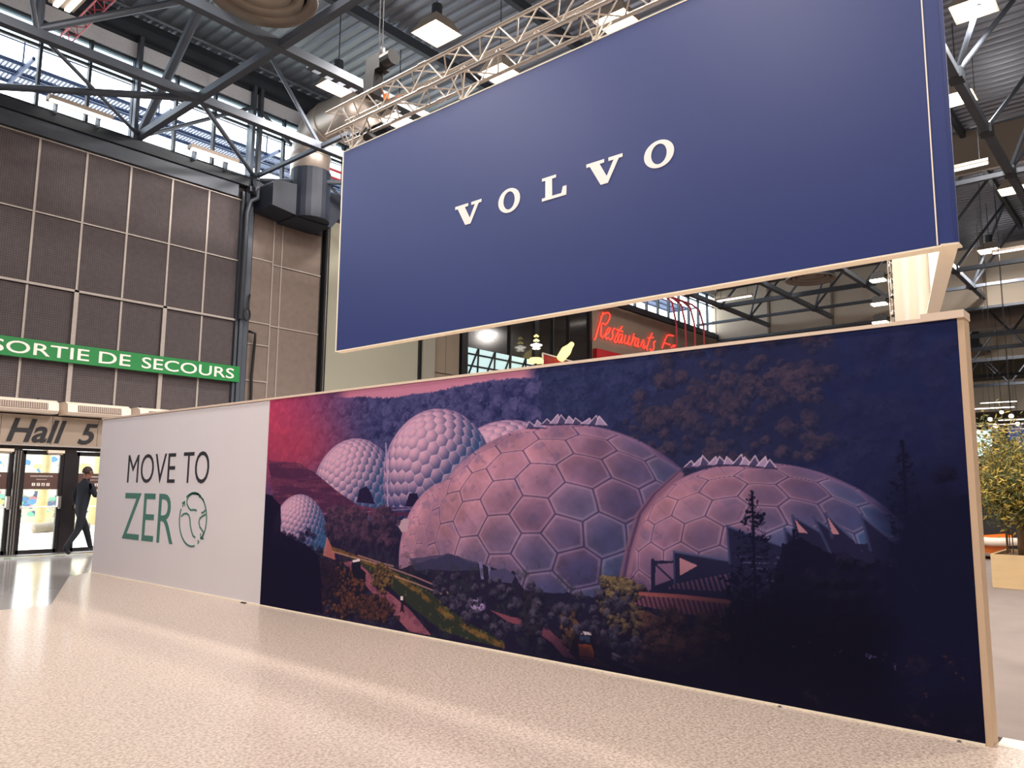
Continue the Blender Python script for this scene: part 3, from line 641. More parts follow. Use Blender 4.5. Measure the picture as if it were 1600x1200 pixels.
        bl = ss(1.15, .75, np.hypot((s - c0[0]) / ((b - a) / 2), (z - c0[1]) / hz) + .9 * (nF - .5))
        mixc(C(22, 19, 42), bl * .75); crowns(np.clip(bl, 0, 1), int(60 + 260 * (b - a)), .035, C(24, 20, 42), c_ * 1.05, int(cx_), a, b, c0[1] - hz, c0[1] + hz, .85)
    cc = M_(745, 945); dsh = np.hypot((s - cc[0]) / .13, (z - cc[1]) / .07); mixc(C(150, 130, 178), ss(1.1, .7, dsh + .6 * (nG - .5)) * ss(.42, .58, nG))
    crowns(ss(1.25, .9, s) * ss(1.0, .8, z), 260, .06, C(14, 12, 40), C(40, 28, 62), 31, 0, 1.3, 0, 1.0, .7)
    # little vehicles and walkers
    mixc(C(24, 22, 44), poly([(549, 884), (552, 875), (563, 873), (564, 888), (572, 895), (571, 906), (552, 902)])); mixc(C(226, 210, 226), poly([(551, 876), (562, 873), (563, 877), (552, 879)]))
    mixc(C(36, 26, 46), poly([(626, 936), (630, 936), (631, 950), (632, 958), (628, 955), (625, 958), (627, 946)])); mixc(C(220, 205, 215), poly([(626, 932), (630, 932), (630, 938), (626, 938)]))
    mixc(C(44, 28, 46), poly([(617, 962), (626, 962), (625, 970), (618, 970)]) * .8)
    mixc(C(28, 22, 42), poly([(896, 1000), (902, 985), (926, 987), (931, 1010), (930, 1034), (905, 1034), (890, 1020)])); mixc(C(205, 96, 50), poly([(904, 1006), (924, 1008), (929, 1022), (927, 1029), (905, 1024)])); mixc(C(225, 210, 220), poly([(903, 986), (924, 988), (924, 993), (903, 991)])); mixc(C(50, 70, 104), poly([(905, 993), (922, 995), (922, 1004), (906, 1003)])); mixc(C(150, 60, 34), poly([(905, 1026), (928, 1030), (928, 1034), (906, 1030)]))
    for o_ in (0, 6): mixc(C(180, 160, 196), line([(958, 1022 + o_), (998, 1042 + o_)], .016))
    # canopy roofs in front of the right dome
    navy = C(30, 30, 62); blue = C(44, 50, 88)
    mixc(navy, poly([(1018, 876), (1130, 878), (1230, 850), (1400, 850), (1480, 900), (1480, 1000), (1150, 985), (990, 945), (1012, 925), (1020, 920)]))
    mixc(C(112, 84, 118), poly([(1024, 882), (1052, 880), (1054, 910), (1024, 918)])); mixc(navy, line([(1020, 876), (1020, 920), (1054, 908)], .02)); mixc(navy, line([(1024, 882), (1052, 908)], .01))
    for P_ in ([(1053, 862), (1137, 876), (1137, 884), (1060, 912), (1054, 912)], [(1136, 822), (1235, 858), (1225, 900), (1140, 880)], [(1226, 826), (1290, 880), (1250, 900), (1232, 880)], [(1238, 806), (1300, 842), (1330, 900), (1246, 860)], [(1271, 808), (1345, 862), (1380, 905), (1300, 870)], [(1290, 803), (1330, 840), (1360, 880), (1300, 840)], [(1345, 805), (1400, 850), (1440, 900), (1360, 860)]):
        mixc(navy, poly(P_)); mixc(C(72, 76, 118), line([P_[0], P_[1]], .012) * .8); mixc(C(52, 58, 98), line([P_[0], P_[-1]], .012) * .8)
    for P_ in ([(1242, 812), (1262, 834), (1248, 832)], [(1293, 808), (1312, 836), (1300, 834)], [(1062, 872), (1090, 884), (1062, 900)]): mixc(C(196, 136, 150), poly(P_) * .8)
    rf = poly([(988, 944), (1012, 930), (1140, 944), (1132, 966), (1060, 958)]); st = (np.sin((s * 1.0 + z * .35) * 150) > 0) * 1.0
    mixc(C(122, 74, 94), rf); mixc(C(54, 34, 60), rf * st * .8); mixc(C(168, 92, 92), line([(1000, 928), (1060, 932), (1140, 941)], .02) * .9)
    rf2 = poly([(1056, 912), (1140, 896), (1145, 925), (1040, 920)]); mixc(C(96, 66, 96), rf2 * st * .8)
    for k in range(9): mixc(C(116, 112, 158), line([(1150 + k * 5, 870 + k * 9), (1240 + k * 9, 872 + k * 10)], .006) * .5 * ss(.45, .6, nF))
    mixc(C(120, 100, 136), line([(1290, 950), (1335, 957)], .008) * .8)
    crowns(ss(2.55, 2.35, s), 260, .07, C(30, 24, 54), C(92, 62, 84), 25, 1.3, 3.6, .85, 1.2, .8); crowns(poly([(640, 890), (720, 900), (800, 905), (880, 930), (1000, 930), (1000, 1050), (760, 1000), (680, 930)]) * (1 - path2), 240, .05, C(24, 22, 48), C(84, 78, 100), 26, 2.6, 5.4, .1, .8, .85)
    crowns(poly([(1000, 960), (1100, 960), (1150, 1000), (1150, 1085), (1000, 1050)]), 120, .07, C(24, 20, 42), C(104, 72, 66), 27, 5.0, 6.4, .1, .7, .8)
    mixc(C(13, 13, 40), poly([(1225, 860), (1260, 850), (1330, 880), (1400, 870), (1440, 780), (1560, 780), (1560, 1180), (1150, 1110), (1130, 1000), (1160, 985), (1210, 960)], wob=.25) * .88)
    crowns(poly([(1180, 900), (1380, 860), (1500, 700), (1560, 1100), (1200, 1080)]), 320, .06, C(10, 10, 32), C(34, 30, 60), 28, 5.9, 7.6, .1, 1.9, .7)
    for P_ in ([(1146, 848), (1148, 862)],): pass
    # conifers
    def conifer(px, top, bot, hw, col, seed):
        r = random.Random(seed); c0 = M_(px, top); c1 = M_(px, bot); hwm = (M_(px + hw, bot)[0] - M_(px - hw, bot)[0]) / 2; H_ = c0[1] - c1[1]; n = 34
        mixc(col, line([c0, (c0[0], c1[1])], .012, True))
        for i in range(n):
            t = (i + .5) / n; y = c0[1] - t * H_; hw_ = hwm * (t ** .75) * (.75 + .5 * r.random())
            for sg_ in (-1, 1): mixc(col, line([(c0[0], y), (c0[0] + sg_ * hw_ * .6 * (.7 + .6 * r.random()), y - .01 + .03 * (r.random() - .5)), (c0[0] + sg_ * hw_ * (.6 + .6 * r.random()), y + .02)], .012 + .03 * t * r.random(), True) * ss(.42, .56, nG))
    dkc = C(14, 14, 40)
    conifer(1175, 769, 1010, 56, dkc, 1); conifer(1240, 830, 1060, 50, dkc, 2); conifer(1410, 690, 1000, 60, dkc, 3)
    # darkness at the lower right, left foreground bushes
    dkm = ss(4.9, 6.3, s - .5 * (z - .4)) * ss(.95, .55, z); mixc(C(9, 9, 30), dkm * (.85 + .15 * nF))
    mixc(C(14, 16, 46), ss(7.0, 7.35, s + .25 * (nA - .5)) * ss(1.9, 1.2, z) * .92)
    mixc(C(15, 13, 36), ss(.35, .05, z + .25 * (nA - .5) - .1 * ss(3, 1, s)) * ss(3.9, 5, s) * .9)
    lf = ss(.95, .55, z + .25 * (nA - .5)) * ss(1.15, .55, s + .35 * (nB - .5)); mixc(C(16, 13, 44), lf * .95)
    lb = poly([(425, 775), (438, 790), (437, 830), (470, 845), (500, 870), (505, 960), (405, 946), (413, 770)], wob=.12); mixc(C(16, 12, 42), lb * .92)
    sp = ss(.70, .84, nG * .6 + nF * .4) * ss(3.6, 5, s) * ss(.9, .4, z); mixc(C(96, 60, 62), sp * .9); mixc(C(48, 32, 48), ss(.6, .75, nF * .5 + nA * .5) * ss(4, 5.5, s) * ss(.8, .2, z) * .6)
    sp = ss(.72, .84, nG * .5 + nB * .5) * ss(6.3, 7, s) * ss(1.7, 1.0, z); mixc(C(86, 74, 124), sp * .8)
    return np.clip(img, 0, 1)
img = paint()
lin_ = np.where(img <= .04045, img / 12.92, ((img + .055) / 1.055) ** 2.4)
Yc = 8.665 - np.linspace(0, SW, NX); Zc = .002 + np.linspace(0, SH, NY)
GY, GZ = np.meshgrid(Yc, Zc)
co = np.stack([np.full(GY.size, XW - .004), GY.ravel(), GZ.ravel()], 1) - np.array(wpos(pw))
idx = np.arange(NX * NY).reshape(NY, NX); q = np.stack([idx[:-1, :-1], idx[:-1, 1:], idx[1:, 1:], idx[1:, :-1]], -1).reshape(-1, 4)
me = bpy.data.meshes.new('dome_photograph'); me.vertices.add(len(co)); me.vertices.foreach_set('co', co.ravel())
me.loops.add(q.size); me.loops.foreach_set('vertex_index', q.ravel().astype(np.int32)); me.polygons.add(len(q))
me.polygons.foreach_set('loop_start', np.arange(0, q.size, 4, dtype=np.int32)); me.update(calc_edges=True)
ca = me.color_attributes.new('ink', 'FLOAT_COLOR', 'POINT'); ca.data.foreach_set('color', np.concatenate([lin_.reshape(-1, 3), np.ones((NX * NY, 1))], 1).ravel().astype(np.float32))
pm_ = bpy.data.materials.new('printed_picture'); pm_.use_nodes = True; N = pm_.node_tree.nodes; b = N['Principled BSDF']
at_ = N.new('ShaderNodeAttribute'); at_.attribute_name = 'ink'; pm_.node_tree.links.new(at_.outputs['Color'], b.inputs['Base Color']); b.inputs['Roughness'].default_value = .85; b.inputs['Specular IOR Level'].default_value = .12
me.materials.append(pm_); po = bpy.data.objects.new('dome_photograph', me); COL.objects.link(po); po.parent = pw
tag(po, 'printed dusk photograph of honeycomb greenhouse domes in a wooded valley')

# ------------------------------------------------------------------ hanging banner
bz0, bz1, by0, by1 = 2.985, 5.41, .96, 7.35
bn = thing('hanging_banner', 'huge navy fabric banner box hanging above the picture wall', 'banner', (XW, 4, bz0))
B(XW, XW + .02, by0 + .001, by1 - .02, bz0 + .012, bz1).build('front_face', M_navy, bn)
B(XW - .002, XW + .02, by1 - .02, by1, bz0, bz1 + .01).build('side_edge', M_rim, bn)
B(XW - .004, XW + .0, 1.075, 1.083, bz0 + .014, bz1).build('seam', M_rim, bn)
B(XW - .003, XW + .025, by0, by1, bz1, bz1 + .012).build('top_edge', M_rim, bn)
ux, uy = .9657, .2594; L = 2.65; c0 = Vector((XW, by0, 0)); e1 = c0 + Vector((ux, uy, 0)) * L; nrm = Vector((-uy, ux, 0))
def slab(a, b, off0, off1, z0, z1):
    a, b = Vector(a), Vector(b); d = (b - a).normalized(); n_ = Vector((-d.y, d.x, 0)); P_ = [a + n_ * off0, b + n_ * off0, b + n_ * off1, a + n_ * off1]
    return MB().prism([(p.x, p.y) for p in P_], 'z', z0, z1)
slab(c0, e1, -.0, .02, bz0 + .012, bz1).build('return_face', M_navy, bn)
slab(c0 + Vector((.02, 0, 0)), e1, .022, .03, bz0 + .02, bz1).build('inner_liner', M_liner, bn)
slab(c0, e1, 0, .1, bz0 - .001, bz0 + .012).build('bottom_frame', M_rim, bn)
B(XW, XW + .10, by0, by1, bz0, bz0 + .012).build('bottom_frame', M_rim, bn)
e2 = e1 + nrm * .34
pts_ = [e1 + nrm * (.34 * k / 16) + Vector((ux, uy, 0)) * (.012 * math.sin(k * 1.1)) for k in range(17)]
mb = MB(); V_ = [(p.x, p.y, z_) for z_ in (bz0, bz1) for p in pts_] + [(p.x + .01, p.y + .003, z_) for z_ in (bz0, bz1) for p in pts_]
mb.add(V_, [(k, k + 1, 17 + k + 1, 17 + k) for k in range(16)] + [(34 + k, 51 + k, 51 + k + 1, 34 + k + 1) for k in range(16)]); mb.build('inner_curtain', M_liner, bn, True)

def slab_serif_V(): return [[(0, 1), (0, .86), (.10, .86), (.40, 0), (.60, 0), (.90, .86), (1, .86), (1, 1), (.62, 1), (.62, .86), (.76, .86), (.575, .30), (.56, .30), (.375, .86), (.50, .86), (.50, 1)]]
def slab_serif_O():
    n = 40; o = [(.5 + .5 * math.cos(2 * PI * k / n), .5 + .5 * math.sin(2 * PI * k / n)) for k in range(n)]
    i = [(.5 + .26 * math.cos(2 * PI * k / n), .5 + .37 * math.sin(2 * PI * k / n)) for k in range(n)]; return [o, i[::-1]]
def slab_serif_L(): return [[(0, 1), (0, .87), (.14, .87), (.14, .13), (0, .13), (0, 0), (1, 0), (1, .40), (.86, .40), (.80, .13), (.42, .13), (.42, .87), (.58, .87), (.58, 1)]]
for g_, a0, a1, z0, z1 in ((slab_serif_V(), 5.42, 5.055, 4.055, 4.275), (slab_serif_O(), 4.83, 4.555, 4.05, 4.29), (slab_serif_L(), 4.29, 4.01, 4.06, 4.28), (slab_serif_V(), 3.79, 3.415, 4.055, 4.28), (slab_serif_O(), 3.205, 2.925, 4.055, 4.29)):
    lettering('letter', bn, M_volvo, 'x', XW - .001, a0, a1, z0, z1, splines=g_, th=.003)

# ------------------------------------------------------------------ aluminium truss over the banner
def box_truss(t, A, Bp, wd, seg, rc=.02, rb=.009, up=(0, 0, 1)):
    A, Bp = Vector(A), Vector(Bp); d = (Bp - A).normalized(); u = Vector(up); r = d.cross(u).normalized(); u = r.cross(d)
    cs = [(r * sx + u * sz) * (wd / 2) for sx, sz in ((-1, -1), (1, -1), (1, 1), (-1, 1))]
    for c in cs: rod('chord', A + c, Bp + c, rc, M_alu, t)
    n = int((Bp - A).length / seg)
    for k in range(n):
        p0 = A + d * (Bp - A).length * k / n; p1 = A + d * (Bp - A).length * (k + 1) / n
        for q in range(4):
            c0_, c1_ = cs[q], cs[(q + 1) % 4]
            a, b = (p0 + c0_, p1 + c1_) if k % 2 == 0 else (p0 + c1_, p1 + c0_)
            rod('brace', a, b, rb, M_alu, t, 6)
TZ = 5.83
tr = thing('lighting_truss', 'silver box truss running above the navy banner', 'truss', (5.42, 4, TZ))
box_truss(tr, (5.44, 7.62, TZ), (5.44, .7, TZ), .29, .25)
for y in (5.9, 3.9): # coupling sleeves
    for sx in (-1, 1):
        for sz in (-1, 1): rod('coupler', (5.44 + sx * .145, y - .05, TZ + sz * .145), (5.44 + sx * .145, y + .05, TZ + sz * .145), .028, M_alu, tr)
for i, (y, lb) in enumerate(((7.2, 'pale slings holding the left end of the navy banner'), (5.37, 'pale slings tying truss to banner near the second lamp'), (3.7, 'pale slings tying truss to banner near the truss end in view'))):
    t = thing('sling', lb, 'rope', (5.4, y, bz1), 'slings between truss and banner')
    for dy, dx_ in ((-.10, -.13), (.10, -.13), (-.05, .14), (.06, .14)): rod('strand', (5.375, y, bz1), (5.44 + dx_, y + dy, TZ - .14), .008, M_cable, t, 6)
    MB().lathe((5.375, y, bz1 - .01), [(.0, 0), (.03, .02), (.03, .05), (0, .08)], 8).build('knot', M_cable, t)
hc = thing('chain_hoist', 'black chain hoist hanging above the left end of the truss', 'hoist', (5.44, 6.83, 6.0))
MB().box(5.36, 5.52, 6.72, 6.97, 6.28, 6.47).build('motor', M_blackp, hc); MB().tube([(5.44, 6.56, 6.38), (5.44, 6.72, 6.38)], .09, 12).build('brake_cover', M_blackp, hc)
MB().prism([(6.8, 6.28), (7.02, 6.28), (6.99, 6.0), (6.84, 6.0)], 'x', 5.36, 5.5).build('chain_bag', M_black, hc); MB().tube([(5.44, 6.75, 6.47), (5.44, 6.75, 6.55), (5.44, 6.78, 6.58)], .02, 8).build('hook', M_chrome, hc)
for dy in (-.03, .03): rod('chain', (5.44, 6.8 + dy, 6.45), (5.44, 6.8 + dy * 2, 12.3), .005, M_black, hc, 6)
rod('chain', (5.44, 6.75, 5.98), (5.44, 6.75, 6.3), .006, M_black, hc, 6)
hc2 = copy_tree(hc); hc2.location = (5.44, 2.0, 6.0); hc2['label'] = 'second chain hoist over the right end of the truss, out of frame'
sm = thing('spotlight', 'black lamp clamped under the truss at its left end', 'lamp', (5.44, 7.1, 5.6))
MB().tube([(5.5, 7.1, 5.62), (5.62, 7.02, 5.5)], [.06, .08], 12).build('barrel', M_blackp, sm); rod('clamp', (5.44, 7.12, 5.6), (5.5, 7.1, 5.7), .015, M_black, sm)
B(5.45, 5.49, 6.68, 6.74, 5.92, 5.98).build('orange_tag', M_orange, sm)
# tower with three small lamps inside the banner
TX, TY = 8.72, 1.9 + .52
v1 = onX(1398, 452, 8.6); TX, TY = v1.x, v1.y
tw = thing('light_tower', 'slim upright lattice tower beside the white curtain', 'truss', (TX, TY, 0))
box_truss(tw, (TX, TY, .0), (TX, TY, 5.3), .085, .085, .007, .005, up=(0, 1, 0))
B(TX - .2, TX + .2, TY - .2, TY + .2, 0, .012).build('base_plate', M_black, tw)
for i, (px, py, lb) in enumerate(((1368, 434, 'small lit lamp on the lattice tower, topmost of three'), (1370, 471, 'small lit lamp on the lattice tower, middle of three'), (1372, 500, 'small lit lamp on the lattice tower, lowest, by the wall cap'))):
    p = onX(px + 6, py, TX - .05)
    t = thing('tower_lamp', lb, 'lamp', p, 'lamps on the lattice tower')
    MB().box(p.x - .05, p.x + .06, p.y - .06, p.y + .07, p.z - .02, p.z + .045).build('housing', M_blackp, t)
    for k in range(4): B(p.x - .04, p.x + .05, p.y - .05 + k * .03, p.y - .04 + k * .03, p.z + .045, p.z + .06).build('cooling_fin', M_blackp, t)
    MB().box(p.x - .055, p.x + .055, p.y - .055, p.y + .085, p.z - .034, p.z - .021).build('lens', M_lens, t)
    rod('arm', (p.x, p.y - .06, p.z + .02), (TX, TY, p.z + .05), .012, M_black, t)
    l = bpy.data.lights.new('tower_lamp_beam', 'POINT'); l.energy = SPOT_W; l.color = (1, .88, .7); l.shadow_soft_size = .05
    o = bpy.data.objects.new('tower_lamp_beam', l); o.location = Vector((-.03, .3, -.12)); o.parent = t; COL.objects.link(o)
# unseen fill light added inside the banner to brighten the liner
l = bpy.data.lights.new('liner_fill', 'AREA'); l.shape = 'RECTANGLE'; l.size = 1.2; l.size_y = .2; l.energy = 60; l.color = (1, .9, .74)
o = bpy.data.objects.new('liner_fill', l); o.location = (7.3, 3.1, 4.9); o.rotation_euler = (math.radians(-60), 0, 0); COL.objects.link(o)

# ------------------------------------------------------------------ floodlights
flt = None
names = ['lit square floodlight nearest the top of the silver truss', 'lit square floodlight beside the black chain hoist', 'lit square floodlight just above the banner top, left one', 'lit square floodlight behind the truss, above the banner middle', 'lit square floodlight at the top edge, right of the truss', 'large lit floodlight in the top right corner', 'lit floodlight at the right edge of the navy banner']
for i, (x, y) in enumerate(LAMPS):
    if flt is None:
        t = thing('floodlight', names[0], 'lamp', (x, y, LAMP_Z), 'high bay floodlights')
        MB().add([(sx * a + x, sy * a + y, LAMP_Z + h) for a, h in ((.36, 0), (.22, .3)) for sx, sy in ((-1, -1), (1, -1), (1, 1), (-1, 1))], [(0, 1, 5, 4), (1, 2, 6, 5), (2, 3, 7, 6), (3, 0, 4, 7), (4, 5, 6, 7)]).build('reflector', M_fan, t)
        MB().tube([(x, y, LAMP_Z + .3), (x, y, LAMP_Z + .62)], .11, 12).build('ballast', M_steeld, t)
        B(x - .33, x + .33, y - .33, y + .33, LAMP_Z, LAMP_Z + .015).build('lens', M_lens, t)
        rod('hanger', (x, y, LAMP_Z + .6), (x, y, 12.4), .012, M_steeld, t, 6); flt = t
    else:
        t = copy_tree(flt); t.location = (x, y, LAMP_Z); t['label'] = names[i] if i < 7 else {16: 'lit floodlight over the carpet, beyond the upper fluorescent light', 18: 'lit floodlight before the far bulkhead', 17: 'lit floodlight beyond the gap under the banner', 19: 'floodlight added to brighten the far roof, nearer one', 20: 'floodlight added to brighten the far roof, farther one'}.get(i, 'floodlight over the hall outside the picture')
# ceiling diffusers (large round fans)
def diffuser(x, y, z, r, label):
    t = thing('air_diffuser', label, 'vent', (x, y, z))
    for k, (a, b) in enumerate(((1.0, .80), (.74, .58), (.52, .36))):
        MB().lathe((x, y, z), [(r * a, .03 + .06 * k), (r * a * .99, 0 + .05 * k), (r * b, .13 + .05 * k), (r * b, .16 + .05 * k)], 40).build('cone', M_fan, t, True)
    MB().lathe((x, y, z), [(0, .14), (r * .2, .16), (r * .28, .24)], 24).build('hub', M_fan, t, True)
    MB().lathe((x, y, z), [(r * .995, .03), (r * .8, .4), (r * .55, .62), (r * .5, .7), (r * .5, 1.5)], 32).build('casing', M_steel, t, True)
    MB().lathe((x, y, z), [(0, .3), (r * .8, .3)], 32).build('back_plate', M_steeld, t)
    for k in range(4):
        a = PI / 4 + k * PI / 2; rod('hanger', (x + r * .7 * math.cos(a), y + r * .7 * math.sin(a), z + .4), (x + r * .7 * math.cos(a), y + r * .7 * math.sin(a), 12.4), .02, M_steeld, t, 6)
diffuser(6.5, 11.35, 9.75, .92, 'big round taupe air diffuser cut by the top edge')
diffuser(29.9, 10.5, 9.55, .95, 'round air diffuser seen through the gap under the banner')
diffuser(52, 9.2, 9.4, 1.2, 'distant round air diffuser right of the wall post')
# fluorescent strips
def fluo(x, y0, y1, z, label, wd=.12, tubes=1):
    t = thing('fluorescent_light', label, 'lamp', (x, (y0 + y1) / 2, z), 'hanging fluorescent lights')
    B(x - wd, x + wd, y0, y1, z, z + .07).build('housing', M_fan, t)
    for k in range(tubes):
        xx = x + (k - (tubes - 1) / 2) * wd * .9; B(xx - .04, xx + .04, y0 + .03, y1 - .03, z - .045, z - .002).build('tube', M_tube, t)
    for y in (y0 + .2, y1 - .2): rod('hanger', (x, y, z + .07), (x, y, 12.5), .008, M_steeld, t, 6)
fluo(4.25, 12.6, 14.0, 9.55, 'twin fluorescent light glowing at the top left corner', .2, 2)
fluo(21.45, 3.07, 4.2, 9.5, 'fluorescent light right of the banner, upper one')
fluo(30.1, 3.0, 4.43, 9.5, 'fluorescent light right of the banner, lower one')
fluo(30.6, 13.2, 14.8, 9.5, 'fluorescent light seen through the gap under the banner')
for i, (px, py, X_) in enumerate(((1550, 637, 46), (1590, 655, 54), (1560, 628, 56))):
    p = onX(px, py, X_); fluo(X_, p.y - 1.0, p.y + 1.0, p.z, ['far fluorescent light just right of the wall post', 'far fluorescent light above the blue sign', 'most distant fluorescent light by the wall post'][i], .16)

# ------------------------------------------------------------------ roof steelwork
GXn = [-7.95, -4.9, -1.85, 1.2, 4.25, 7.3, 10.35, 13.4, 16.45, 19.5, 22.55, 25.6, 28.65, 31.7, 34.7]
GYn = [15.1, 12.05, 9.0, 5.85, 2.8]
desc = ['nearest the back wall', 'second from the back wall', 'third from the back wall', 'fourth from the back wall', 'fifth from the back wall']
for j, y in enumerate(GYn):
    t = thing('roof_truss', 'long grey roof truss parallel to the back wall, ' + desc[j], 'truss', (10, y, 9.5))
    x0 = -12.9 if j < 2 else 1.2
    if j >= 2: x0 = 13.4
    MB().bar((x0, y, 9.5), (36.9, y, 9.5), .17, .17).build('bottom_chord', M_steel, t)
    MB().bar((x0, y - 1.5, 12.25), (36.9, y - 1.5, 12.25), .14, .24).build('top_chord', M_steeld, t)
    for i, x in enumerate(GXn):
        if x < x0 + 1: continue
        if (j == 0 and x < 12) or (j == 1 and x < 14): continue
        if i % 2 == 0: rod('diagonal', (x, y, 9.55), (x - 1.52, y - 1.5, 12.2), .05, M_steel, t)
        rod('diagonal', (x, y, 9.55), (x + 1.52, y - 1.5, 12.2), .05, M_steel, t)
        MB().box(x - .17, x + .17, y - .13, y + .13, 9.4, 9.62).build('node_plate', M_steeld, t)
# cable tray by the second truss
ct = MB().box(8.2, 26, 12.55, 12.57, 9.62, 9.7).box(8.2, 26, 12.2, 12.22, 9.62, 9.7)
x = 8.2
while x < 26: ct.box(x, x + .12, 12.22, 12.55, 9.62, 9.635); x += .3
tag(ct.build('cable_tray', M_steel), 'perforated cable tray beside the second roof truss', 'tray')
ties = [(7.3, 17.95, 8.9, 'square tie beam running from the wall over the left of the hall', .15), (10.35, 17.95, 14.0, 'short tie beam from wall to first truss beside the duct', .09), (31.7, 15.2, 8.6, 'tie beam seen through the gap under the banner', .17),
        (31.7, 5.85, 2.5, 'tie beam at right just under the upper bulkhead', .15), (34.7, 17.9, -2, 'tie beam in front of the far bulkhead', .12), (22.55, 5.85, -2, 'tie beam high at the right edge', .12)]
for x, y0, y1, lb, w_ in ties:
    tag(MB().bar((x, y0, 9.5), (x, y1, 9.5), w_, w_).build('tie_beam', M_steel), lb, 'beam')
NB = (7.3, 15.1, 9.5)
br = [((4.25, 17.95, 9.5), NB, .075, 'horizontal tube brace crossing the windows at far left'), (NB, (10.35, 17.95, 9.45), .055, 'horizontal brace from the first node to the wall column'), ((10.35, 17.95, 9.4), (13.4, 15.1, 9.5), .06, 'horizontal brace behind the banner corner'),
      ((4.25, 15.1, 9.55), (7.3, 17.9, 9.5), .04, 'thin brace from upper left node down to the wall'), ((7.3, 17.9, 9.5), (7.33, 14.6, 12.3), .105, 'thick round strut rising from the wall to the roof'),
      ((10.35, 15.1, 9.5), (8.5, 15.6, 12.3), .05, 'slim round strut crossing the tie beam'), ((4.25, 15.1, 9.6), (8.6, 13.6, 12.25), .07, 'long strut rising right from the upper left node'), ((4.25, 15.1, 9.5), (3.0, 13.6, 12.2), .05, 'strut rising left from the upper left node'),
      ((7.4, 17.85, 9.55), (10.17, 17.85, 11.35), .05, 'brace lying against the high windows, left of the columns'), ((10.3, 17.85, 11.3), (13.3, 17.85, 9.5), .05, 'brace lying against the high windows behind the duct'),
      ((4.25, 15.1, 9.5), (4.25, 15.1, 10.2), .08, 'short post on the upper left node')]
for a, b, r, lb in br: tag(MB().tube([a, b], r, 10).build('roof_strut', M_steel, None, False), lb, 'strut')
for x, lb in ((10.14, 'left one of the paired posts in front of the windows'), (10.34, 'right one of the paired posts in front of the windows'), (7.17, 'single post in front of the windows by the thick strut')):
    tag(B(x - .045, x + .045, 17.8, 17.95, 9.37, 11.9).build('window_post', M_steel), lb, 'post')
tag(B(10.1, 10.38, 17.76, 17.97, 8.99, 9.12).build('bearing_plate', M_steel), 'steel bearing block on top of the pipe chase', 'bracket')
tag(MB().tube([(-12, 17.3, 12.15), (30, 17.3, 12.15)], .04, 8).build('sprinkler_pipe', M_steel), 'long pale pipe just under the roof by the windows', 'pipe')
# red lattice boom at upper left
rt = thing('red_lattice', 'short red lattice truss at the upper left corner', 'truss', (5.2, 15.5, 10.5))
A_, B_ = Vector((5.23, 16.85, 10.5)), Vector((5.2, 14.2, 10.5))
for c in ((-.12, 0), (.12, 0), (0, .2)): rod('chord', A_ + Vector((c[0], 0, c[1])), B_ + Vector((c[0], 0, c[1])), .014, M_redsteel, rt, 6)
for k in range(12):
    ya, yb = A_.y + (B_.y - A_.y) * k / 12, A_.y + (B_.y - A_.y) * (k + 1) / 12; s_ = (-1) ** k
    rod('brace', (5.21 + .12 * s_, ya, 10.5), (5.21 - .12 * s_, yb, 10.5), .009, M_redsteel, rt, 6); rod('brace', (5.21 + .12 * s_, ya, 10.5), (5.21, yb, 10.7), .009, M_redsteel, rt, 6)
for i, (z, y) in enumerate(((10.15, 17.3), (9.95, 17.35))):
    tag(MB().tube([(11.2, y, z), (26, y, z)], .04, 8).build('red_pipe', M_redsteel), ['upper', 'lower'][i] + ' red pipe running past the silver duct', 'pipe')
for i in range(4):
    x = 29.2 + i * 1.3; tag(MB().tube([(26, 17.3 - i * .25, 10.1 - i * .1), (30.5 + i * .4, 17.3 - i * .25, 10.1 - i * .1), (31 + i * .4, 17.2 - i * .25, 9.9 - i * .1), (31.2 + i * .4, 17.1 - i * .25, 8.9), (31.2 + i * .4, 17.1 - i * .25, 0)], .045, 8).build('red_pipe', M_redsteel, None, True), 'red pipe bending down by the far windows, %s' % ['nearest the glass', 'second from the glass', 'third from the glass', 'farthest from the glass'][i], 'pipe')
# silver duct with its box
du = thing('silver_duct', 'fat silver air duct with an elbow in front of the windows', 'duct', (11.5, 17.1, 8.3))
MB().tube([(11.5, 17.15, 8.4), (11.5, 17.15, 9.75)], .53, 24).build('shaded_duct_foot', M_ductbox, du)  # lower end of the duct, its shade painted in as a dark colour
arcp = [(11.5, 17.2, 9.6), (11.5, 17.2, 10.2)] + [(11.5, 17.2 - .75 * (1 - math.cos(a)), 10.2 + .75 * math.sin(a)) for a in [PI / 2 * k / 6 for k in range(1, 7)]] + [(11.5, 15.6, 10.95), (11.5, 14.75, 10.95)]
MB().tube(arcp, .52, 24).build('duct_run', M_duct, du, True)
for p, q in (((11.5, 17.2, 10.15), (11.5, 17.2, 10.2)), ((11.5, 16.4, 10.95), (11.5, 16.35, 10.95)), ((11.5, 15.2, 10.95), (11.5, 15.15, 10.95))): MB().tube([p, q], .545, 24).build('joint_ring', M_duct, du, True)
MB().prism([(10.3, 9.1), (10.3, 8.5), (11.0, 8.42), (11.02, 8.38), (12.1, 8.36), (12.38, 8.7), (12.38, 9.35), (10.4, 9.2)], 'y', 17.0, 17.9).build('plenum_box', M_ductbox, du)
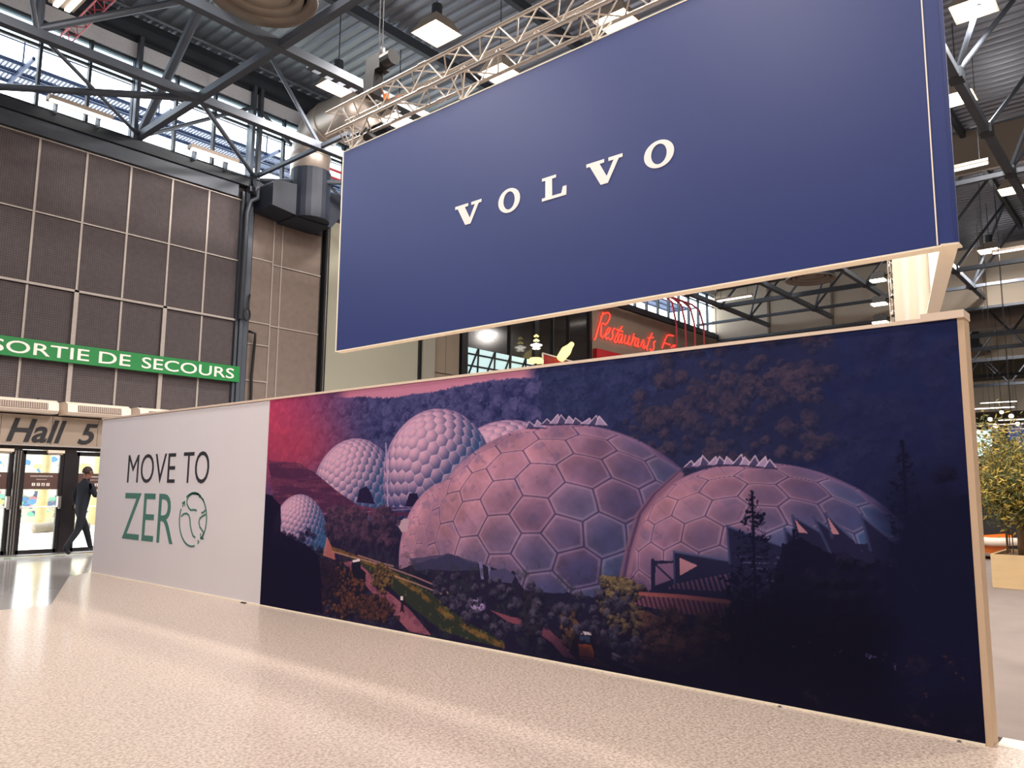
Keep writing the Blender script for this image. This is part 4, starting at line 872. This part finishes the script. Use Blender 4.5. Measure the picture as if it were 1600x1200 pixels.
# outside catwalk seen through the windows
cw = thing('catwalk', 'steel grating walkway outside the high windows', 'walkway', (10, 19.4, 10.7))
for y0, y1 in ((18.95, 19.42), (19.54, 20.0)):
    s_ = MB(); x = 0.0
    while x < 36: s_.box(x, x + .035, y0, y1, 10.7, 10.74); x += .085
    tag(s_.build('grating', M_grate, cw), kind='stuff')
    for y in (y0, y1): MB().box(-2, 36, y - .02, y + .02, 10.66, 10.75).build('edge_bar', M_grate, cw)
for z in (11.2, 11.28): MB().tube([(-2, 18.93, z), (36, 18.93, z)], .018, 6).build('handrail', M_grate, cw)
for k in range(13): rod('rail_post', (-1 + k * 3.05, 18.93, 10.7), (-1 + k * 3.05, 18.93, 11.28), .02, M_grate, cw, 6)
for k in range(13): B(-1 + k * 3.05, -.94 + k * 3.05, 18.3, 20.0, 10.58, 10.66).build('support_arm', M_grate, cw)

# ------------------------------------------------------------------ outside the doors
struct('floor_outside', B(-10, 30, 18.4, 60, -.3, -.03), M_pave)
gw = tag(B(-4, 22, 33, 33.3, -.03, 2.6).build('graffiti_wall', M_pave), 'low wall with bright graffiti across the forecourt', 'wall')
cols_ = [rgb(90, 135, 180), rgb(225, 130, 145), rgb(250, 250, 245), rgb(120, 180, 160), rgb(235, 215, 140), rgb(90, 100, 130)]
gm = [mat('graffiti_paint', c, .7) for c in cols_]
rr = random.Random(8)
for k in range(240):
    cx, cz = rr.uniform(8, 17), rr.uniform(.2, 1.5) if k % 4 else rr.uniform(1.9, 2.5); n = 9; r0 = rr.uniform(.05, .22)
    ps = [(cx + r0 * (.6 + .6 * rr.random()) * math.cos(2 * PI * i / n), cz + .7 * r0 * (.6 + .6 * rr.random()) * math.sin(2 * PI * i / n)) for i in range(n)]
    MB().prism(ps, 'y', 32.98 - .001 * k, 32.995 - .001 * k).build('paint_patch', gm[k % 6], gw)
for k, (x, y, lb) in enumerate(((8.9, 27, 'pale tree trunk seen through the second glass door'), (7.2, 30.5, 'pale tree trunk seen through the leftmost glass door'), (11.6, 30, 'pale tree trunk hidden behind the man'))):
    t = thing('street_tree', lb, 'tree', (x, y, 0)); MB().tube([(x, y, -.03), (x + .05, y, 2), (x, y, 4.5)], [.16, .13, .11], 10).build('trunk', M_trunk, t, True)
    f = MB()
    for q in range(220):
        c = Vector((x + max(-.8,min(.8,rr.gauss(0, .5))), y + max(-.8,min(.8,rr.gauss(0, .5))), 4.6 + rr.gauss(0, .6))); a = Vector((rr.gauss(0, 1), rr.gauss(0, 1), rr.gauss(0, 1))).normalized() * .15; b_ = a.orthogonal().normalized() * .12
        f.add([c - a, c + b_, c + a, c - b_], [(0, 1, 2, 3)])
    tag(f.build('foliage', M_leafy, t), kind='stuff')
t = thing('log_seat', 'grey fallen log lying on the pale forecourt', 'log', (9, 26, 0)); MB().tube([(8.1, 25, .15), (8.8, 25.1, .2), (9.6, 25, .17)], [.14, .17, .12], 10).build('trunk', M_conc, t, True)

# ------------------------------------------------------------------ restaurant sign and furniture of the glazed front
ns = thing('neon_sign', 'red handwritten neon restaurant sign on the far wall', 'sign', (28, 17.85, 7.4))
def z8(pts): return [onY(640 + x / 4.4444, 460 + y / 4.4444, 17.82) for x, y in pts]
def z6(pts): return [onY(900 + x / 2.5806, 360 + y / 2.5806, 17.82) for x, y in pts]
def zn(pts): return [onY(915 + x / 10, 475 + y / 10, 17.82) for x, y in pts]
strokes = [zn(p) for p in ([(135, 560), (155, 530), (185, 420), (215, 320), (245, 220), (272, 130)], [(235, 215), (265, 165), (310, 140), (355, 138), (382, 165), (375, 225), (345, 285), (305, 325), (268, 300), (248, 325), (240, 420), (238, 500), (260, 525), (290, 495)],
    [(290, 490), (340, 465), (375, 415), (392, 375), (365, 370), (325, 420), (305, 490), (320, 545), (360, 530)], [(375, 560), (410, 545), (425, 495), (415, 440), (430, 400), (455, 380)], [(572, 352), (520, 420), (470, 510), (445, 570), (460, 602), (490, 585)], [(480, 400), (530, 415), (580, 432)],
    [(575, 480), (540, 475), (505, 530), (500, 590), (525, 605), (560, 540), (580, 480), (560, 560), (560, 610), (580, 600)], [(625, 490), (600, 570), (615, 620), (655, 600), (685, 500), (660, 590), (668, 640), (690, 630)], [(755, 465), (735, 540), (720, 610), (700, 640), (735, 560), (762, 525), (775, 530)],
    [(830, 545), (795, 545), (765, 600), (765, 650), (790, 660), (820, 600), (828, 550), (812, 620), (808, 670), (830, 665)], [(905, 560), (880, 610), (860, 660), (880, 600), (910, 575), (915, 620), (890, 680), (915, 695), (940, 660)], [(1040, 455), (1010, 520), (975, 620), (955, 690), (965, 720)], [(975, 535), (1015, 525), (1060, 522)], [(1090, 580), (1060, 610), (1070, 660), (1060, 710), (1020, 730), (1005, 700)],
    [(1375, 500), (1330, 488), (1280, 487), (1255, 530), (1225, 600), (1195, 690)], [(1228, 610), (1270, 620), (1318, 637)], [(1340, 680), (1370, 650), (1395, 640), (1380, 672), (1410, 650), (1412, 635)])]
for p in strokes: MB().tube(p, .032, 6).build('neon_stroke', M_neon, ns, True)
fs = thing('figure_board', 'red board with a yellow tilted bottle shape behind the wall cap', 'sign', (24, 17.2, 5.9))
q = [onY(848, 552, 17.3), onY(895, 565, 17.3), onY(848, 572, 17.3)]; MB().prism([(v.x, v.z) for v in q], 'y', 17.28, 17.33).build('board', M_red, fs)
B(q[0].x + .05, q[0].x + .12, 17.34, 17.4, -.03, q[0].z - .1).build('post', M_black, fs); MB().bar(onY(848, 572, 17.25), onY(848, 552, 17.25), .05).bar(onY(848, 552, 17.25), onY(898, 566, 17.25), .05).build('edge', M_letter, fs)
MB().tube([onY(876, 560, 17.1), onY(884, 549, 17.1), onY(890, 542, 17.1), onY(894, 537, 17.1)], [.16, .2, .12, .09], 10).build('bottle_shape', M_yel, fs, True)
t = thing('glowing_pendant', 'stack of small glowing shades inside the dark glazing', 'lamp', onY(838, 530, 17.6))
for py, r_ in ((525, .1), (532, .12), (539, .22), (544, .15)): p = onY(838, py, 17.6); MB().lathe(p, [(0, .08), (r_, 0), (r_ * .9, -.03), (0, -.02)], 14).build('shade', M_yel if r_ < .15 else M_tube, t, True)
rod('stem', onY(838, 520, 17.6), onY(838, 548, 17.6), .02, M_black, t)
p = onY(837, 568, 17.3); tag(B(p.x - .03, p.x + .03, p.y - .03, p.y + .03, -.03, p.z).build('lamp_post', M_black), 'thin black post under the yellow lamp', 'post'); tag(MB().lathe(p, [(0, .22), (.2, .2), (.28, .12), (.28, .02), (0, 0)], 20).build('yellow_lamp', M_yel, None, True), 'round yellow lamp peeking over the wall cap', 'lamp')
# lattice reflected in the dark glazing, painted as a glowing sheet with bars
refl = struct('glazing_reflection', B(18.45, 21.95, 17.955, 17.975, 5.2, 6.1), M_screen_refl)
for k in range(9):
    a = onY(732 + k * 9, 575 - k * 1, 17.93); MB().bar((18.5 + k * .42, 17.93, 5.2), (18.75 + k * .42 + .2 * (-1) ** k, 17.93, 6.1), .07, .02, (0, 1, 0)).build('reflected_bar', M_black, refl)
for z in (5.45, 5.85): B(18.45, 21.95, 17.925, 17.95, z, z + .06).build('reflected_bar', M_black, refl)

# ------------------------------------------------------------------ people
def skin_body(name, parent, verts, edges, radii, root, mats, matfn, sub=2):
    me = bpy.data.meshes.new(name); me.from_pydata(verts, edges, []); o = bpy.data.objects.new(name, me); COL.objects.link(o)
    md = o.modifiers.new('skin', 'SKIN'); md.use_smooth_shade = True; md.branch_smoothing = .6
    for i, r in enumerate(radii): me.skin_vertices[0].data[i].radius = (r if isinstance(r, tuple) else (r, r)); 
    me.skin_vertices[0].data[root].use_root = True
    ms = o.modifiers.new('sub', 'SUBSURF'); ms.levels = sub; ms.render_levels = sub
    bpy.context.view_layer.update(); me2 = bpy.data.meshes.new_from_object(o.evaluated_get(bpy.context.evaluated_depsgraph_get()))
    bpy.data.objects.remove(o); o = bpy.data.objects.new(name, me2); COL.objects.link(o); o.parent = parent
    me2.materials.clear()
    for m in mats: me2.materials.append(m)
    for p in me2.polygons: p.material_index = matfn(p.center); p.use_smooth = True
    return o
def person(label, loc, face, J, coat=False):
    """J: joints in the body's own frame, +x forward, z up"""
    root = thing('person', label, 'person', loc); root.rotation_euler.z = face
    order = ['pel', 'spi', 'che', 'nec', 'hb', 'ht', 'lsh', 'lel', 'lwr', 'rsh', 'rel', 'rwr', 'lhi', 'lkn', 'lan', 'lto', 'rhi', 'rkn', 'ran', 'rto']
    V = [J[k] for k in order]; ix = {k: i for i, k in enumerate(order)}
    E = [(ix[a], ix[b]) for a, b in (('pel', 'spi'), ('spi', 'che'), ('che', 'nec'), ('nec', 'hb'), ('hb', 'ht'), ('che', 'lsh'), ('lsh', 'lel'), ('lel', 'lwr'), ('che', 'rsh'), ('rsh', 'rel'), ('rel', 'rwr'), ('pel', 'lhi'), ('lhi', 'lkn'), ('lkn', 'lan'), ('lan', 'lto'), ('pel', 'rhi'), ('rhi', 'rkn'), ('rkn', 'ran'), ('ran', 'rto'))]
    Rr = [(.15, .13), (.15, .12), (.18, .13), .062, .085, .088, .075, .055, .036, .075, .055, .036, .10, .072, .05, .04, .10, .072, .05, .04]
    nz_ = J['nec'][2] + .02
    def fn(c):
        if c.z > nz_: return 2
        for k in ('lwr', 'rwr'):
            if (Vector(J[k]) - c).length < .06: return 2
        if c.z < .10: return 3
        if c.z < J['pel'][2] - (.22 if coat else .02) and not any((Vector(J[k]) - c).length < .16 for k in ('lwr', 'rwr', 'lel', 'rel')): return 1
        return 0
    b = skin_body('body', root, V, E, Rr, 0, [M_navy_cloth, M_navy_trouser, M_skin, M_shoe], fn)
    # hands: palm and five bent fingers each
    for sd in ('l', 'r'):
        wv, ev = Vector(J[sd + 'wr']), Vector(J[sd + 'el']); d = (wv - ev).normalized(); s_ = d.cross(Vector((1, 0, 0))).normalized() if abs(d.x) < .9 else d.cross(Vector((0, 0, 1))).normalized(); n_ = s_.cross(d)
        hv = [wv, wv + d * .05]; he = [(0, 1)]; hr = [.024, (.034, .018)]
        for k in range(4):
            base = len(hv); off = s_ * (.026 - .0175 * k); ln = (.07, .08, .075, .06)[k]
            hv += [wv + d * .085 + off, wv + d * (.085 + ln * .5) + off + n_ * .008, wv + d * (.085 + ln * .85) + off + n_ * .035]; he += [(1, base), (base, base + 1), (base + 1, base + 2)]; hr += [.011, .0095, .008]
        base = len(hv); hv += [wv + d * .03 + s_ * .035, wv + d * .065 + s_ * .055 + n_ * .01, wv + d * .09 + s_ * .055 + n_ * .025]; he += [(0, base), (base, base + 1), (base + 1, base + 2)]; hr += [.012, .01, .009]
        skin_body('hand', root, [tuple(v) for v in hv], he, hr, 0, [M_skin], lambda c: 0, 1)
    hc_ = (Vector(J['hb']) + Vector(J['ht'])) / 2
    # face and hair
    mb = MB()
    for sy in (-1, 1): mb.lathe(hc_ + Vector((.078, .033 * sy, .0)), [(0, -.011), (.011, 0), (0, .011)], 8)
    mb.build('eyes', M_shoe, root).location = (0, 0, 0)
    return root, hc_
def local_piece(root, mb, name, m, smooth=True):
    me = mb.mesh(name, m); o = bpy.data.objects.new(name, me); COL.objects.link(o); o.parent = root
    me.polygons.foreach_set('use_smooth', [smooth] * len(me.polygons)); return o
def ball(c, rx, ry, rz, n=16, m=10, zmin=-1.0):
    mb = MB(); V = []; F = []
    for i in range(m + 1):
        ph = math.asin(zmin) + (PI / 2 - math.asin(zmin)) * i / m
        for k in range(n): V.append((c[0] + rx * math.cos(ph) * math.cos(2 * PI * k / n), c[1] + ry * math.cos(ph) * math.sin(2 * PI * k / n), c[2] + rz * math.sin(ph)))
    for i in range(m):
        for k in range(n): F.append((i * n + k, i * n + (k + 1) % n, (i + 1) * n + (k + 1) % n, (i + 1) * n + k))
    F.append(tuple(range(n))[::-1]); return mb.add(V, F)
def finish_head(root, hc_, hair=.55):
    h = Vector(hc_)
    for c in list(root.children):
        if c.name.startswith('eyes'): bpy.data.objects.remove(c)
    e = ball(h + Vector((.083, .033, .012)), .01, .014, .009, 10, 6); e2 = ball(h + Vector((.083, -.033, .012)), .01, .014, .009, 10, 6); e.add(e2.v, e2.f); local_piece(root, e, 'eyes', M_shoe)
    local_piece(root, MB().tube([h + Vector((.085, 0, .02)), h + Vector((.112, 0, -.022)), h + Vector((.088, 0, -.035))], [.01, .017, .008], 8), 'nose', M_skin)
    local_piece(root, MB().tube([h + Vector((.082, -.026, -.058)), h + Vector((.092, 0, -.058)), h + Vector((.082, .026, -.058))], .007, 6), 'mouth', M_brown)
    for sy in (-1, 1): local_piece(root, ball(h + Vector((-.005, .09 * sy, 0)), .026, .012, .036, 10, 6), 'ear', M_skin)
    local_piece(root, ball(h + Vector((-.018, 0, .022)), .102, .094, .108, 20, 10, -.35), 'hair', M_hair)
walk = dict(pel=(0, 0, .96), spi=(.02, 0, 1.12), che=(.05, 0, 1.36), nec=(.07, 0, 1.53), hb=(.09, 0, 1.61), ht=(.10, 0, 1.74), lsh=(.05, .19, 1.43), lel=(.0, .27, 1.16), lwr=(.16, .25, .97),
            rsh=(.05, -.19, 1.43), rel=(.12, -.26, 1.18), rwr=(.33, -.18, 1.30), lhi=(0, .10, .90), lkn=(.22, .11, .52), lan=(.36, .11, .10), lto=(.52, .11, .05), rhi=(-.02, -.10, .90), rkn=(-.10, -.11, .50), ran=(-.36, -.11, .14), rto=(-.24, -.12, .03))
r1, h1 = person('man in a navy jacket and dark trousers striding past the glass doors', (6.47, 17.35, 0), math.radians(14), walk); finish_head(r1, h1)
stand = dict(pel=(0, 0, .94), spi=(.01, 0, 1.1), che=(.02, 0, 1.33), nec=(.03, 0, 1.49), hb=(.05, 0, 1.57), ht=(.06, 0, 1.70), lsh=(.02, .19, 1.40), lel=(-.02, .25, 1.12), lwr=(.07, .25, .88), rsh=(.02, -.19, 1.40), rel=(-.02, -.25, 1.12), rwr=(.07, -.25, .88),
             lhi=(0, .10, .88), lkn=(.02, .11, .50), lan=(0, .11, .10), lto=(.15, .12, .03), rhi=(0, -.10, .88), rkn=(.02, -.11, .50), ran=(0, -.11, .10), rto=(.15, -.12, .03))
r2, h2 = person('person in a dark coat cut off by the left edge of the photo', (4.72, 17.2, 0), math.radians(200), stand, True); finish_head(r2, h2)

# ------------------------------------------------------------------ right background
pl = thing('wooden_planter', 'long pale plywood planter at the right edge', 'planter', (15, 1.2, 0))
for k in range(3): B(13.93, 13.97, 2.37 - (k + 1) * 1.05, 2.37 - k * 1.05 - .006, 0, .50).build('side_panel', M_wood, pl)
MB().box(13.97, 15.3, 2.33, 2.37, 0, .5).box(13.97, 15.3, -.78, -.74, 0, .5).box(15.3, 15.34, -.78, 2.37, 0, .5).build('rear_panels', M_wood, pl)
tag(B(13.97, 15.3, -.74, 2.33, .3, .46).build('soil', M_bark, pl), kind='stuff')
def tree(x, y, z0, label, seed, nleaf=15000):
    r = random.Random(seed); t = thing('olive_tree', label, 'tree', (x, y, z0))
    MB().tube([(x, y, z0), (x + .02, y + .02, z0 + .3), (x - .02, y, z0 + .62), (x, y + .03, z0 + 1.0)], [.085, .062, .058, .045], 10).build('trunk', M_bark, t, True)
    tips = []
    for k in range(12):
        a = 2 * PI * k / 12 + r.random(); h0 = z0 + .5 + .5 * r.random(); L_ = .35 + .4 * r.random(); b = Vector((x, y, h0)); e = b + Vector((math.cos(a) * L_, math.sin(a) * L_, .25 + .8 * r.random()))
        MB().tube([b, (b + e) / 2 + Vector((0, 0, -.05)), e], [.025, .016, .008], 6).build('branch', M_bark, t, True); tips.append((b, e))
    for nm, m_, cnt in (('foliage', M_leaf, int(nleaf * .62)), ('foliage', M_leafy, int(nleaf * .38))):
        f = MB()
        for q in range(cnt):
            b, e = r.choice(tips); c = b + (e - b) * r.uniform(.25, 1.2) + Vector((r.gauss(0, .2), r.gauss(0, .2), r.gauss(0, .18)))
            a = Vector((r.gauss(0, 1), r.gauss(0, 1), r.gauss(0, 1))).normalized() * .042; w_ = a.orthogonal().normalized() * .014
            f.add([c - a, c + w_, c + a, c - w_], [(0, 1, 2, 3)])
        tag(f.build(nm, m_, t), kind='stuff')
tree(14.5, 2.0, .46, 'olive tree with thin trunk in the plywood planter', 3)
# upright sprigs above the crown
sp = MB(); rr = random.Random(2)
st_ = thing('flowering_shrub', 'tall yellow-green sprigs rising behind the olive tree', 'plant', (15.0, 2.15, .46))
for k in range(9):
    x, y = 14.9 + rr.uniform(-.2, .2), 2.05 + rr.uniform(-.3, .3); top = 2.2 + rr.uniform(-.4, .5); rod('stem', (x, y, .46), (x + .05, y, top), .008, M_bark, st_, 6)
    for q in range(70):
        c = Vector((x + .04 + rr.gauss(0, .035), y + rr.gauss(0, .035), rr.uniform(1.0, top))); a = Vector((rr.gauss(0, 1), rr.gauss(0, 1), rr.gauss(0, 1))).normalized() * .04; w_ = a.orthogonal().normalized() * .015; sp.add([c - a, c + w_, c + a, c - w_], [(0, 1, 2, 3)])
tag(sp.build('foliage', M_leafy, st_), kind='stuff')
# orange machines
def loader(x, y, label, flip=1):
    t = thing('orange_machine', label, 'vehicle', (x, y, -.004))
    MB().prism([(y - .9 * flip, .15), (y - .9 * flip, .42), (y - .2 * flip, .55), (y + .6 * flip, .45), (y + .9 * flip, .3), (y + .8 * flip, .12)], 'x', x - .5, x + .5).build('body', M_orange, t); MB().prism([(y - .6 * flip, .55), (y - .6 * flip, .95), (y + .3 * flip, .9), (y + .5 * flip, .5)], 'x', x - .35, x + .35).build('engine_cover', M_blackp, t)
    for wy in (-.6, .6):
        for wx in (-.5, .5): MB().tube([(x + wx - .1, y + wy, .3), (x + wx + .1, y + wy, .3)], .3, 18).build('wheel', M_blackp, t)
    MB().tube([(x - .55, y - .9, .42), (x - .62, y, .38), (x - .55, y + .9, .42)], .09, 8).build('bumper', M_acs, t, True)
    for a, b in (((x - .4, y - .2, 1.1), (x - .4, y - .2, 1.9)), ((x + .4, y - .2, 1.1), (x + .4, y - .2, 1.9)), ((x - .4, y + .5, .9), (x - .4, y + .5, 1.9)), ((x + .4, y + .5, .9), (x + .4, y + .5, 1.9))): rod('cab_post', a, b, .04, M_blackp, t)
    B(x - .5, x + .5, y - .35, y + .65, 1.9, 2.0).build('cab_roof', M_orange, t)
v = onX(1558, 850, 20); loader(20, v.y, 'orange machine seen left of the olive trunk'); v = onX(1612, 850, 23.6); loader(23.6, v.y - .8, 'orange machine seen right of the olive trunk', -1)
# blue sign, screen, pillars far behind
p0, p1 = onX(1574, 667, 27), onX(1640, 704, 27)
bs = thing('blue_sign', 'blue overhead sign with white capitals behind the tree', 'sign', (27, (p0.y + p1.y) / 2, p1.z))
B(27, 27.1, p1.y, p0.y, p1.z, p0.z).build('board', M_blue_sign, bs); t0, t1 = onX(1581, 683, 27), onX(1601, 697, 27)
lettering('lettering', bs, M_letter, 'x', 26.99, t0.y, t1.y - .12, t1.z, t0.z, txt='VEN', th=.01)
t0, t1 = onX(1583, 704, 26.9), onX(1601, 715, 26.9); lettering('lettering', bs, M_letter, 'x', 26.95, t0.y, t1.y - .1, t1.z, t0.z, txt='C&', offset=.02, th=.01)
for y in (p0.y - .1, p1.y + .1): rod('hanger', (27.05, y, p0.z), (27.05, y, 9.4), .01, M_black, bs)
p0, p1 = onX(1536, 672, 24), onX(1551, 712, 24); sn = thing('display_screen', 'pale cyan display screen beside the wall post', 'screen', (24, p1.y, 0)); B(24, 24.08, p1.y, p0.y + .5, p1.z, p0.z).build('panel', M_screen_refl, sn); B(24.02, 24.1, p1.y + .3, p1.y + .4, 0, p1.z).build('stand', M_black, sn)
p0, p1 = onX(1552, 678, 26), onX(1562, 735, 26)
tag(B(26, 26.3, p1.y, p0.y, 0, p0.z).build('booth_pillar', M_partition), 'pale booth pillar behind the olive tree top', 'pillar'); tag(B(26, 26.3, p1.y - .25, p1.y - .02, 0, p0.z).build('booth_pillar', M_black), 'dark booth pillar behind the olive tree top', 'pillar')
tag(B(28, 28.3, -6, 5.2, 0, 2.3).build('booth_wall', M_blackp), 'dark booth wall far behind the planter', 'wall')
p = onX(1551, 735, 22); tag(B(22, 22.3, p.y - .12, p.y + .12, p.z - .1, p.z + .1).build('yellow_light_box', M_yel), 'small yellow glowing box behind the tree', 'lamp')
p = onX(1550, 741, 22.3); tag(B(22.2, 22.6, p.y - .8, p.y + .2, 1.7, 1.82).build('counter_top', M_acs), 'pale counter top behind the tree', 'counter')
ft = thing('far_truss', 'silver truss high behind the blue sign', 'truss', (30, 4, 3.6)); p = onX(1555, 668, 25.5)
box_truss(ft, (25.5, p.y + .6, p.z), (25.5, p.y - 1.5, p.z), .14, .2, .015, .01)
for i, (px, py, X_) in enumerate(((1556, 665, 30), (1580, 650, 33), (1547, 655, 36), (1590, 662, 38), (1565, 644, 40))):
    p = onX(px, py, X_); t = thing('stage_lamp', 'bright far stage lamp %s' % ['just above the silver truss', 'above the blue sign', 'close to the wall post', 'right over the blue sign corner', 'highest of the far lamps'][i], 'lamp', p, 'far stage lamps'); MB().tube([p + Vector((.2, 0, .1)), p], [.06, .09], 10).build('barrel', M_black, t); MB().tube([p, p + Vector((-.02, 0, -.01))], .08, 10).build('lens', M_lens, t); rod('hanger', p + Vector((.1, 0, .1)), (p.x + .1, p.y, 12.5), .008, M_black, t, 6)
# far roof steel beyond the bulkheads
for i, X_ in enumerate((41, 45, 49, 56, 61)):
    t = thing('far_roof_truss', 'far roof truss behind the bulkhead, %s' % ['nearest', 'second', 'third', 'fourth', 'farthest'][i], 'truss', (X_, 3, 8.5)); MB().bar((X_, -12, 8.6), (X_, 17.9, 8.6), .18).build('bottom_chord', M_steel, t); MB().bar((X_, -12, 10.6), (X_, 17.9, 10.6), .16).build('top_chord', M_steel, t)
    for k in range(18): rod('brace', (X_, -11 + k * 1.5, 8.6 if k % 2 else 10.6), (X_, -9.5 + k * 1.5, 10.6 if k % 2 else 8.6), .05, M_steel, t, 6)
tag(MB().tube([(44, 12, 9.9), (44, 2.5, 9.9), (44, -8, 9.9)], .55, 20).build('round_duct', M_duct, None, True), 'long round silver duct under the far roof', 'duct')
